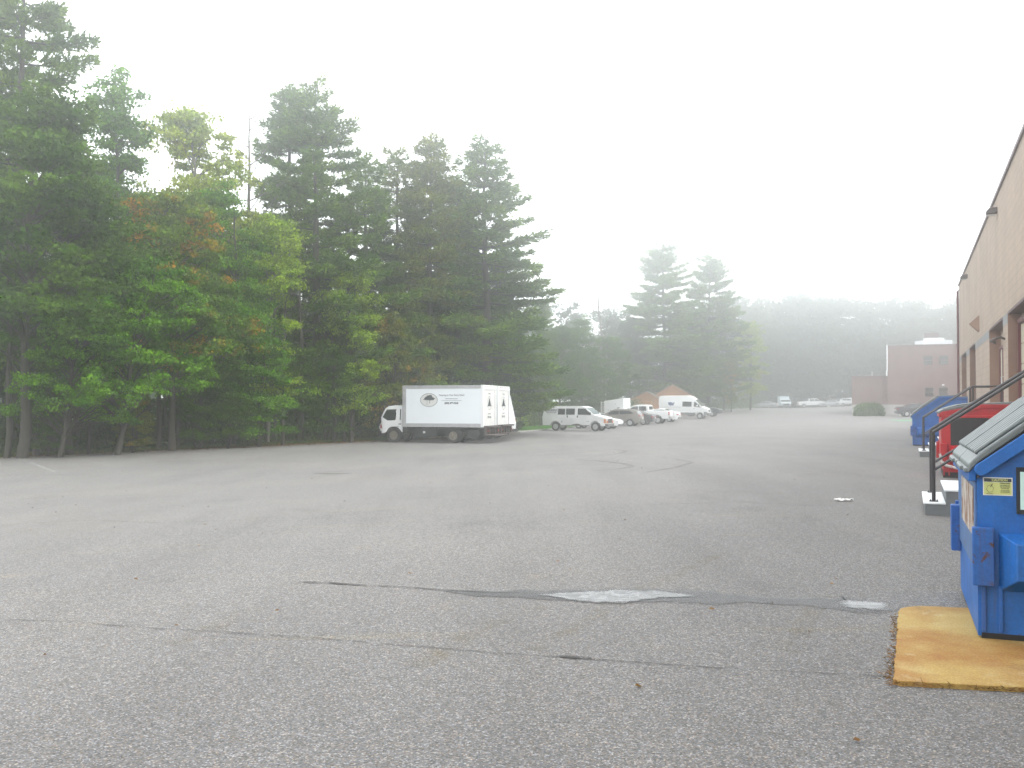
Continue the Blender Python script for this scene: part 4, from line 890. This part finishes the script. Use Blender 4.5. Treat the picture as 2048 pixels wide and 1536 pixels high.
def leaves(Cn, D, ln, wd, g):
    """one kite shaped leaf at each centre, long axis D"""
    N = len(Cn); s = unit(np.cross(D, unit(g.normal(size=(N, 3)))))
    ln = (ln*g.uniform(.7, 1.3, N))[:, None]; wd = (wd*g.uniform(.7, 1.3, N))[:, None]
    V = np.stack([Cn, Cn+D*ln*.45+s*wd*.5, Cn+D*ln, Cn+D*ln*.45-s*wd*.5], 1).reshape(-1, 3)
    return V, np.arange(N*4).reshape(N, 4)
def pine(seed, H=20, Rm=5.2, base=.18, gap=1.05, dens=1.0, irregular=.35):
    g = np.random.default_rng(seed); T = Acc(); Cc, Dd = [], []
    zs = np.linspace(0, H, 14); wob = np.cumsum(g.normal(0, .05, (14, 2)), 0); wob[0] = 0
    T.add(*tube_np(np.c_[wob, zs], .27*(1-zs/H)**.8*H/20+.02, 8))
    z = base*H
    while z < H-.25:
        t = (z-base*H)/(H*(1-base)); nb = int(g.integers(4, 7)) if t < .85 else 5
        prof = (1-t)**.52*(.6+.4*min(1, t/.15+.3)); a0 = g.uniform(0, 6.28)
        ctr = np.array([np.interp(z, zs, wob[:, 0]), np.interp(z, zs, wob[:, 1])])
        for b in range(nb):
            if g.uniform() < irregular*.4: continue
            az = a0+b*6.283/nb+g.normal(0, .25); L = max(.35, Rm*prof*g.uniform(1-irregular, 1.12))
            rise = g.uniform(-.10, .06)+.34*t**2.5; k = 7; s = np.linspace(0, 1, k)
            h = np.array([math.cos(az), math.sin(az)])
            P = np.c_[ctr+h*(s*L)[:, None], z+rise*L*s+.075*L*s**2.2-.03*L*np.sin(s*3.14)+g.normal(0, .2)]
            T.add(*tube_np(P, .055*(L/4)*(1-s*.9)+.008, 4))
            # flat sprays of side shoots carrying tufts of needles
            ns = int(L/.21)+2
            for q in np.linspace(.22 if t < .8 else .05, 1, ns):
                p0 = np.array([np.interp(q, s, P[:, i]) for i in range(3)])
                for sd_ in (1, -1):
                    sl_ = (.20+.30*(1-q)*L*.9+.1*L*(q < .9))*g.uniform(.6, 1.15); ang = az+sd_*g.uniform(.45, 1.1)
                    nt_ = max(3, int(sl_/.10*dens)); u = g.uniform(.15, 1, nt_)
                    pc = p0+np.c_[np.cos(ang)*u*sl_, np.sin(ang)*u*sl_, .12*u*sl_+g.normal(0, .055, nt_)]
                    Cc.append(np.repeat(pc, 3, 0)+g.normal(0, .06, (nt_*3, 3)))
                    dd = np.c_[np.cos(ang)*np.ones(nt_*3), np.sin(ang)*np.ones(nt_*3),   .30*np.ones(nt_*3)]+g.normal(0, .5, (nt_*3, 3)); Dd.append(dd)
        z += gap*(1.15-.55*t)*g.uniform(.75, 1.25)
    tip = np.c_[g.normal(0, .12, (60, 2))+wob[-1], H-g.uniform(0, .9, 60)]; Cc.append(tip); Dd.append(np.c_[g.normal(0, .5, (60, 2)), np.ones(60)])
    Cn = np.concatenate(Cc); D = unit(np.concatenate(Dd))
    V, F = leaves(Cn, D, .29, .095, g)
    return T.mesh('trunk'), np_mesh('crown', V, F)
def broadleaf(seed, H=14, R_=2.8, base=.3, nclump=70, per=380, shape='oval', leaf=.17, spread=.62, trunk_r=.16, lean=0, multi=1):
    g = np.random.default_rng(seed); T = Acc()
    zs = np.linspace(0, H*.93, 12)
    for m in range(multi):
        off = g.normal(0, .25, 2)*(m > 0); wob = np.cumsum(g.normal(0, .07, (12, 2)), 0)+off; wob[0] = off*.3; wob[:, 0] += lean*(zs/H)**1.5
        if m == 0: w0 = wob
        T.add(*tube_np(np.c_[wob, zs*(1 if m == 0 else g.uniform(.7, .95))], trunk_r*(1-zs/H*.92)*(1 if m == 0 else .7)+.012, 8))
    Cc, Dd = [], []
    z0 = base*H
    for i in range(nclump):
        t = g.uniform(0, 1)**.85; z = z0+(H-z0)*t
        if shape == 'oval': rr = math.sin(min(1, t*.86+.14)*3.14)**.6
        elif shape == 'cone': rr = (1-t)**.8*(.5+.5*min(1, t*5))+.06
        else: rr = math.sin(min(1, t*.62+.36)*3.14)**.55
        az = g.uniform(0, 6.283); r = R_*rr*math.sqrt(g.uniform(.12, 1))*g.uniform(.8, 1.15)
        wx, wy = np.interp(z, zs, w0[:, 0]), np.interp(z, zs, w0[:, 1])
        c = np.array([wx+r*math.cos(az), wy+r*math.sin(az), z])
        zb = max(z0*.6, z-r*g.uniform(.35, .9)-.2); s = np.linspace(0, 1, 5)
        b0 = np.array([np.interp(zb, zs, w0[:, 0]), np.interp(zb, zs, w0[:, 1]), zb])
        P = b0+(c-b0)*s[:, None]; P[:, 2] += .12*r*np.sin(s*3.14); P += g.normal(0, .04, P.shape)*s[:, None]
        T.add(*tube_np(P, .035*(1-s*.8)*(R_/3)+.006, 4))
        n = int(per*g.uniform(.4, 1.3)); cr = spread*g.uniform(.6, 1.25)
        # several small sprays make a ragged clump
        k = int(g.integers(4, 8)); sub = c+g.normal(0, 1, (k, 3))*np.array([cr, cr, cr*.45])*.75
        pick = g.integers(0, k, n); pc = sub[pick]+g.normal(0, 1, (n, 3))*np.array([cr, cr, cr*.36])*.36
        Cc.append(pc); d = g.normal(0, 1, (n, 3)); d[:, 2] -= .5; Dd.append(d)
    V, F = leaves(np.concatenate(Cc), unit(np.concatenate(Dd)), leaf, leaf*.72, g)
    return T.mesh('trunk'), np_mesh('crown', V, F)
def dead(seed, H=19, nb=16, lo=.45):
    g = np.random.default_rng(seed); T = Acc(); B = Acc(); zs = np.linspace(0, H, 12); wob = np.cumsum(g.normal(0, .09, (12, 2)), 0); wob[0] = 0
    T.add(*tube_np(np.c_[wob, zs], .19*(1-zs/H)**.8+.02, 7))
    for i in range(nb):
        t = lo+(.97-lo)*(i+g.uniform())/nb; z = t*H; az = g.uniform(0, 6.283); L = (1-t)*4.5*g.uniform(.5, 1.3)+.5; s = np.linspace(0, 1, 6)
        c = np.array([np.interp(z, zs, wob[:, 0]), np.interp(z, zs, wob[:, 1]), z]); up = g.uniform(.5, 1.2)
        P = c+np.c_[np.cos(az)*L*s, np.sin(az)*L*s, up*L*s**1.15]+np.cumsum(g.normal(0, .05, (6, 3)), 0)*s[:, None]
        B.add(*tube_np(P, .035*(1-s*.85)+.006, 4))
        for j in range(3):
            q = g.uniform(.3, .9); p0 = np.array([np.interp(q, s, P[:, m]) for m in range(3)]); a2 = az+g.normal(0, .8); l2 = L*.35
            B.add(*tube_np(p0+np.c_[np.cos(a2)*l2*s, np.sin(a2)*l2*s, l2*s*.9], .014*(1-s*.8)+.004, 3))
    return T.mesh('trunk'), B.mesh('branches')
LIB = dict(
 pineA=(pine(1), 20), pineB=(pine(2, irregular=.5), 20), pineE=(pine(31, 20, 6.6, .10, .58, 1.0, .5), 20), pineC=(pine(3, Rm=3.7, base=.12, gap=.6), 20), pineD=(pine(4, 20, 5.4, .10, .8, irregular=.4), 20),
 hemlock=(pine(5, 11, 2.6, .04, .42, 1.0, .3), 11),
 oval=(broadleaf(6, 14, 2.7, .28, 80, 400), 14), oval2=(broadleaf(7, 14, 2.9, .22, 85, 380), 14), cone=(broadleaf(8, 17, 2.6, .2, 95, 330, 'cone', spread=.5), 17),
 round=(broadleaf(9, 12, 3.3, .3, 90, 400, 'round'), 12), birch=(broadleaf(10, 13, 2.1, .16, 75, 380, 'oval', spread=.55, trunk_r=.11, multi=2), 13), small=(broadleaf(12, 8, 1.9, .12, 60, 330, 'oval', spread=.5, trunk_r=.08, multi=2), 8),
 low=(broadleaf(13, 9, 3.2, .22, 75, 400, 'round', spread=.6, trunk_r=.13, lean=1.2), 9),
 dead=(dead(20), 19), dead2=(dead(21, 16, 9, .5), 16))
_first = {}
def tree(kind, label, px, d, top, leaf, bark='bark', name=None, group='trees along the left edge of the lot', cat='tree', rz=None, wide=1.0, x=None):
    (tm, cm), H0 = LIB[kind]; x = PX(px, d) if x is None else x; z = gz(x, d)
    H = (EYE-z)+(HORY-top)/FPX*d; s = H/H0
    nm = name or {'p': 'pine_tree', 'h': 'hemlock_tree', 'd': 'dead_tree'}.get(kind[0] if kind[0] != 'd' or kind.startswith('dead') else '', 'broadleaf_tree')
    r = thing(nm, label, cat, (x, d, z-.05), rng.uniform(0, 6.28) if rz is None else rz, group)
    r.scale = (s*wide, s*wide, s)
    for me, cn in ((tm, 'trunk'), (cm, 'branches' if kind.startswith('dead') else 'crown')):
        o = bpy.data.objects.new(cn, me); COL.objects.link(o); o.parent = r
        if not me.materials: me.materials.append(None)
        o.material_slots[0].link = 'OBJECT'
        o.material_slots[0].material = MAT[bark] if cn != 'crown' else LEAF[leaf]
    return r
tl = lambda px: 50.7/(.73-(px-1024)/FPX)        # depth of the wood's edge along a photo column
for a in (
 ('pineB', 'huge dark pine at the left edge, its top running out of the picture', 25, 42.5, -190, 'pine', 'bark', .8),
 ('pineD', 'broad pine cut off by the left edge, standing behind the huge pine', -45, 45, -60, 'pine', 'bark', .85),
 ('oval', 'warm green leafy tree in front of the huge pine at the left edge', 45, 39.5, 200, 'deep', 'bark', 1.25),
 ('oval2', 'dark leafy tree just right of the huge pine, left of the spire shaped tree', 140, 42, 320, 'deep', 'bark', 1.15),
 ('cone', 'tall spire shaped leafy tree standing alone against the sky', 250, 50, 150, 'green', 'bark'),
 ('oval', 'pale yellow green tree with a rounded top left of the bare dead trunk', 375, 53, 225, 'yellowgreen', 'barkgrey'),
 ('round', 'maple turning orange in the middle of the green left wood', 345, 46, 375, 'orange', 'bark'),
 ('low', 'bright green maple reaching low over the lot at the left', 235, 42, 500, 'green', 'bark'),
 ('low', 'lower bright green maple with leaves just above the dark trunks at left', 120, 40, 590, 'green', 'bark'),
 ('oval2', 'green tree under the pale yellow green one, right of the orange maple', 430, 50, 385, 'green', 'barkgrey'),
 ('dead', 'bare dead tree with forked upper limbs between the pale tree and the pines', 490, 57, 212, 'pine', 'barkdead'),
 ('birch', 'lime green birch in front of the tall twin pines', 535, 52, 425, 'lime', 'barkgrey'),
 ('birch', 'slim green birch left of the lime one', 470, 50.5, 480, 'green', 'barkgrey'),
 ('pineC', 'slender pine, left one of the tall twin pair', 575, 60, 170, 'pine', 'bark'),
 ('pineA', 'tallest pine with open tiers, right one of the twin pair, thick trunk at its foot', 632, 56.5, 165, 'pine', 'bark'),
 ('birch', 'lime green young tree in front of the pines, left of the box trucks', 702, 55.5, 515, 'lime', 'bark'),
 ('small', 'small golden green tree right above the truck cab', 785, 59.5, 625, 'gold', 'bark'),
 ('pineB', 'pine with a lowered crown between the twin pines and the round topped pine', 735, 62, 310, 'pine', 'bark'),
 ('pineC', 'dense round topped pine above the middle of the box trucks', 862, 65, 268, 'pinewarm', 'bark'),
 ('pineB', 'narrow pine tucked in left of the round topped pine', 800, 66, 300, 'pinewarm', 'bark'),
 ('pineD', 'wide pine with layered arms ending the near wood on the right', 978, 67, 285, 'pine', 'bark', 1.3),
 ('pineA', 'lower pine behind the wide layered one, above the trucks', 915, 70, 350, 'pine', 'bark'),
 ('pineC', 'small hazy pine peeping out right of the wide layered pine', 1088, 93, 598, 'pine', 'bark'),
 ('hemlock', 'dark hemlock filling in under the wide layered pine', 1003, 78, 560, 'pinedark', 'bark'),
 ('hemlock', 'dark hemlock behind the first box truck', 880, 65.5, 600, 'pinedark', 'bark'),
 ('small', 'dusky green young tree right behind the truck cab', 740, 60.5, 700, 'deep', 'bark'),
 ('small', 'green sapling at the foot of the twin pines', 590, 54, 690, 'deep', 'bark'),
 ('small', 'leafy sapling below the lime birch, foliage close to the ground', 520, 50, 660, 'green', 'bark', 1.2),
 ('small', 'dull green sapling below the orange maple', 400, 47.5, 700, 'deep', 'bark', 1.2),
 ('small', 'olive sapling by the edge of the lot under the slim green birch', 455, 48.5, 720, 'deep', 'bark', 1.3),
 ('small', 'dark sapling between the twin pines and the lime young tree', 655, 55, 680, 'deep', 'bark', 1.2),
 ('small', 'orange tinted sapling among the bare stems at left', 265, 44, 770, 'gold', 'bark', 1.2),
 ('small', 'dark green sapling among the bare stems near the left edge', 95, 41, 760, 'deep', 'bark', 1.2),
 ('small', 'pale shrub sized tree between the trucks and the cargo van', 1040, 84, 775, 'lime', 'bark'),
 ): tree(a[0], a[1], a[2], a[3], a[4], a[5], a[6], wide=a[7] if len(a) > 7 else 1.0)
# darker second row closing the wood behind them
R2 = 'second row of trees inside the wood'
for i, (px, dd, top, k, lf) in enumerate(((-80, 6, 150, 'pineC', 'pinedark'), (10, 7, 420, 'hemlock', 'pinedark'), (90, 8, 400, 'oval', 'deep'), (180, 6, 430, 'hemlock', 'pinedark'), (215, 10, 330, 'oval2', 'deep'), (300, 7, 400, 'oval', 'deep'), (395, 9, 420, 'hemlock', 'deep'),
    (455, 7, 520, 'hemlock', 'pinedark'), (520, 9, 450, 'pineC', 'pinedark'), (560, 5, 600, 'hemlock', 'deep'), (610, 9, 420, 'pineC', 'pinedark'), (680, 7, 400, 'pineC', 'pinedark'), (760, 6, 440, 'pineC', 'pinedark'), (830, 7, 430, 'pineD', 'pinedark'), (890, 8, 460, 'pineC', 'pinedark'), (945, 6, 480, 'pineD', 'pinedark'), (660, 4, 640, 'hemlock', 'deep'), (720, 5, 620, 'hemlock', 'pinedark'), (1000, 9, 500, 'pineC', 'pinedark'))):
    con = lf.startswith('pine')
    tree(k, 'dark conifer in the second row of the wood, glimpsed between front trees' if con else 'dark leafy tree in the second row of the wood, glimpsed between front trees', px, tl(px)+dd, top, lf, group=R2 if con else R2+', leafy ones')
# bare stems at the foot of the wood
STG = 'slim dark stems standing along the edge of the lot'
for i, px in enumerate((15, 48, 72, 108, 122, 150, 178, 318, 330, 352, 405, 424, 470, 536, 548, 566, 600, 655, 668, 690)):
    (tm, bm_), H0 = LIB['dead']; d = tl(px)-.6+rng.uniform(0, 2.5); x = PX(px, d); z = gz(x, d)
    r = thing('dead_tree', 'slim bare lower trunk among the stems at the foot of the wood', 'tree', (x, d, z-.05), rng.uniform(0, 6.28), STG)
    s = rng.uniform(.42, .7); r.scale = (s*1.1, s*1.1, s)
    for me, cn in ((tm, 'trunk'), (bm_, 'branches')):
        o = bpy.data.objects.new(cn, me); COL.objects.link(o); o.parent = r; o.material_slots[0].link = 'OBJECT'; o.material_slots[0].material = MAT['bark']
# trees past the trucks, fading into the fog
MG = 'trees past the parked row'
for a in (
 ('round', 'rounded hazy tree behind the lettered cargo van', 1120, 98, 650, 'deep'), ('oval2', 'hazy leafy tree above the front of the cargo van', 1165, 103, 640, 'deep'),
 ('round', 'rounded hazy tree right of the leaning dead trunk', 1225, 112, 672, 'deep'), ('low', 'low hazy tree left of the smaller shed', 1200, 108, 700, 'deep'), ('round', 'dark low tree behind the grass left of the van', 1080, 90, 690, 'deep'),
 ('pineE', 'hazy wide pine, taller of the pair above the sheds', 1332, 137, 492, 'pine', 'bark', 1.2), ('pineE', 'hazy narrower pine, right one of the pair above the sheds', 1418, 142, 512, 'pine', 'bark', 1.0),
 ('low', 'hazy tree right behind the larger shed', 1380, 139, 690, 'deep'), ('oval', 'hazy tree between the two sheds and the tall pair of pines', 1280, 136, 640, 'far'),
 ('birch', 'small yellow leafed tree past the end of the parked row', 1462, 138, 715, 'gold'), ('birch', 'faint yellowish tree by the far grass island', 1500, 150, 640, 'yellowgreen'), ('birch', 'faint tree behind the far pale car', 1548, 205, 665, 'far'),
 ('oval2', 'hazy leafy tree between the pines of the pair above the sheds', 1375, 140, 610, 'far'), ('round', 'hazy rounded tree right of the narrower far pine', 1448, 152, 630, 'far'), ('oval', 'hazy leafy tree left of the wide far pine', 1262, 136, 650, 'far'),
 ): tree(*a[:6], group=MG, wide=a[7] if len(a) > 7 else 1.0)
tree('dead2', 'leaning bare dead tree rising from the hazy trees over the cargo van', 1203, 112, 545, 'pine', 'barkdead', group=MG)
# far woods: one mass
def far_woods():
    g = np.random.default_rng(50); Vs, Fs, n = [], [], 0
    protos = [broadleaf(60+i, 18, 4.6,   .03, 36, 130, sh, leaf=.52, spread=1.2)[1] for i, sh in enumerate(('oval', 'round', 'oval'))]
    PV = []
    for p in protos:
        a = np.empty(len(p.vertices)*3, np.float32); p.vertices.foreach_get('co', a); PV.append(a.reshape(-1, 3))
    spots = []
    for px in range(1425, 2000, 26):
        for row in range(3):
            spots.append((px+g.uniform(-12, 12), 206+row*11+g.uniform(-4, 4), float(np.interp(px, [1425, 1480, 1530, 1590, 1640, 1690, 1740, 1790, 1850, 1920, 2000], [640, 607, 600, 588, 598, 606, 614, 606, 598, 600, 600]))+g.uniform(-6, 26)+(row == 0)*45))
    for px in range(-260, 1420, 42):
        dd = float(np.interp(px, [-260, 600, 1000, 1420], [92, 118, 135, 165]))
        for row in range(2): spots.append((px+g.uniform(-20, 20), dd+row*14+g.uniform(-4, 4), 655+g.uniform(-45, 40)))
    for px, d, top in spots:
        x = PX(px, d); z = gz(x, d); H = EYE-z+(HORY-top)/FPX*d; s = H/18; V = PV[g.integers(3)].copy(); a = g.uniform(0, 6.28)
        c, s_ = math.cos(a), math.sin(a); V = V @ np.array([[c, s_, 0], [-s_, c, 0], [0, 0, 1]]); V *= [max(s, .75), max(s, .75), s]; V += [x, d, z]
        Vs.append(V); Fs.append(np.arange(len(V)).reshape(-1, 4)+n); n += len(V)
    o = link('far_woods', np_mesh('far_woods', np.concatenate(Vs), np.concatenate(Fs)), LEAF['far'])
    tag(o, 'pale far woods closing the view in the fog', 'woods', kind='stuff')
far_woods()
# undergrowth, fallen leaves, grass
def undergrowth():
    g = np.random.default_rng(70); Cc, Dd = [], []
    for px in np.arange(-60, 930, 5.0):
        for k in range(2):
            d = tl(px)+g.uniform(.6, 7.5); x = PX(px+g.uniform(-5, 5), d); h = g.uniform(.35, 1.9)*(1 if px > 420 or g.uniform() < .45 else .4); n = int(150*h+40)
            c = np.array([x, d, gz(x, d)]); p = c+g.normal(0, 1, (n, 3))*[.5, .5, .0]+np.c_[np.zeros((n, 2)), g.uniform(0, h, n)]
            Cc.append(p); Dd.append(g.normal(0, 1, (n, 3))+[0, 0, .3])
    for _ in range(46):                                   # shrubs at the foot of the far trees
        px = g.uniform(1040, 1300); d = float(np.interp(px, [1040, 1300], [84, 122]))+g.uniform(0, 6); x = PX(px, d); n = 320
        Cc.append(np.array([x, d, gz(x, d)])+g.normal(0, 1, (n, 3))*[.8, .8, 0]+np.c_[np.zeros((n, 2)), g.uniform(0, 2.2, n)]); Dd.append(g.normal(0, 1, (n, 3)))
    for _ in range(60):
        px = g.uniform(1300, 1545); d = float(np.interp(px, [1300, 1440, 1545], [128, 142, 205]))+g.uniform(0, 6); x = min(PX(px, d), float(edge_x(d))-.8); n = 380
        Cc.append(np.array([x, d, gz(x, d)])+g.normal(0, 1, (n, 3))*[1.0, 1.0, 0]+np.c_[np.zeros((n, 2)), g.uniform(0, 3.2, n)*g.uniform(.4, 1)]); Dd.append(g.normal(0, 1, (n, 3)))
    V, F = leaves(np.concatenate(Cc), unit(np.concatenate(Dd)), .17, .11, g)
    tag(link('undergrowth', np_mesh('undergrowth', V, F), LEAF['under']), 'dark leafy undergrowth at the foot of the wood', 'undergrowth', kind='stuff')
    # litter of dead leaves
    N = 13000; d = g.uniform(30, 72, N); x = edge_x(d)+np.abs(g.normal(0, 1.0, N))*np.where(g.uniform(size=N) < .65, -2.0, .9); x[-4000:] = edge_x(d[-4000:] % 14+48)+g.normal(-.3, 1.1, 4000); d[-4000:] = d[-4000:] % 14+48; z = zf(x, d)+.03
    N2 = 800; d2 = g.uniform(4, 45, N2); x2 = edge_x(d2)+g.uniform(0, 1, N2)**1.6*(2.5+SL*d2-edge_x(d2)); m = np.abs(x2) < d2*.62; d2, x2 = d2[m], x2[m]
    Cn = np.concatenate([np.c_[x, d, z], np.c_[x2, d2, zf(x2, d2)+.014]]); Dn = unit(np.c_[g.normal(0, 1, (len(Cn), 2)), g.normal(0, .12, len(Cn))])
    s = unit(np.cross(Dn, [0, 0, 1.])); sz = np.r_[g.uniform(.06, .14, N), g.uniform(.02, .05, len(x2))][:, None]
    V = np.stack([Cn, Cn+Dn*sz*.5+s*sz*.4, Cn+Dn*sz, Cn+Dn*sz*.5-s*sz*.4+[0, 0, .01]], 1).reshape(-1, 3)
    tag(link('fallen_leaves', np_mesh('fallen_leaves', V, np.arange(len(V)).reshape(-1, 4)), LEAF['litter']), 'brown and orange fallen leaves along the edge of the lot', 'leaves', kind='stuff')
    # dead needles and weeds caught along the slab's edges
    N = 450; t = g.uniform(0, 1, N); side = g.uniform(size=N) < .6; ca, sa = math.cos(R(-15)), math.sin(R(-15))
    clump = np.clip(g.normal(0, 1, N)*.05+g.choice(np.r_[.02, .1, .16, .3, .37, .52, .66, .7, .84], N), 0, 1); t = np.where(g.uniform(size=N) < .7, clump, t)
    lx = np.where(side, -np.abs(g.normal(0, .025, N)), t*1.6); ly = np.where(side, t*1.95, -np.abs(g.normal(0, .02, N)))
    Cn = np.c_[px0+lx*PU.x+ly*PV_.x, pd0+lx*PU.y+ly*PV_.y, np.full(N, .008)+g.uniform(0, .012, N)]
    V, F = leaves(Cn, unit(np.c_[g.normal(0, 1, (N, 2)), np.abs(g.normal(0, .3, N))]), .04, .006, g)
    tag(link('dead_weeds', np_mesh('dead_weeds', V, F), LEAF['litter']), 'dry brown weeds along the edge of the yellow slab', 'weeds', kind='stuff')
    N = 14000; d = g.uniform(30, 63, N); x = edge_x(d)+.12-np.abs(g.normal(0, .55, N))-.12*np.sin(d*1.7)-.1*np.sin(d*4.3); D = unit(np.c_[g.normal(0, .5, (N, 2)), np.ones(N)])
    V, F = leaves(np.c_[x, d, zf(x, d)+.0], D, .20, .035, g)
    tag(link('weeds', np_mesh('weeds', V, F), LEAF['weeds']), 'low weeds fringing the edge of the lot below the trees', 'weeds', kind='stuff')
    N = 16000; d = g.uniform(68.5, 91, N); x = edge_x(d)-.3-g.uniform(0, 4.8, N); D = unit(np.c_[g.normal(0, .35, (N, 2)), np.ones(N)])
    V, F = leaves(np.c_[x, d, zf(x, d)+.04], D, .13, .03, g)
    tag(link('grass', np_mesh('grass', V, F), LEAF['grass']), 'bright green mown grass between the trucks and the cargo van', 'grass', kind='stuff')
undergrowth()
# shrub at the brick building, crumpled paper on the asphalt
x, d = PX(1738, 104), 104.0; g = np.random.default_rng(80)
r = thing('shrub', 'dark boxy shrub against the low wing of the brick building', 'shrub', (x, d, gz(x, d)-.1))
N = 5000; q = unit(g.normal(0, 1, (N, 3)))*g.uniform(.55, 1, (N, 1))**.5*(1+.12*np.sin(g.uniform(0, 6, (N, 1)))); q = np.sign(q)*np.abs(q)**.7; q[:, 2] = np.abs(q[:, 2]); q *= [1.6, .9, 1.5]
V, F = leaves(q, unit(g.normal(0, 1, (N, 3))), .16, .12, g); link('foliage', np_mesh('foliage', V, F), LEAF['deep'], r)
V, F = tube_np([(0, 0, 0), (.03, 0, .5), (0, .02, 1.0)], [.08, .06, .03]); link('stem', np_mesh('stem', V, F), MAT['bark'], r)
x, d = gp(1686, 1002)
mb = MB(); g = random.Random(9); grid = {}
for i in range(9):
    for j in range(5): grid[i, j] = mb.bm.verts.new((-.15+i*.0375, -.06+j*.03, .01+g.uniform(0, .045)))
for i in range(8):
    for j in range(4): mb.bm.faces.new([grid[i, j], grid[i+1, j], grid[i+1, j+1], grid[i, j+1]])
o = mb.build('paper_scrap', MAT['paper']); o.location = (x, d, gz(x, d)+.002)
tag(o, 'crumpled scrap of white paper lying on the asphalt before the steps', 'litter')

# ------------------------------------------------------------------ the fog
mb = MB(); mb.box(-345, 345, -110, 575, -3.6, 34)
hz = mb.build('haze', None); m = bpy.data.materials.new('haze'); m.use_nodes = True; n = m.node_tree.nodes; n.clear()
pv = n.new('ShaderNodeVolumePrincipled'); mo = n.new('ShaderNodeOutputMaterial'); m.node_tree.links.new(pv.outputs[0], mo.inputs['Volume'])
pv.inputs['Density'].default_value = HAZE_DENSITY; pv.inputs['Color'].default_value = (*HAZE_COLOR, 1); pv.inputs['Anisotropy'].default_value = .9
hz.data.materials.append(m); tag(hz, kind='stuff')
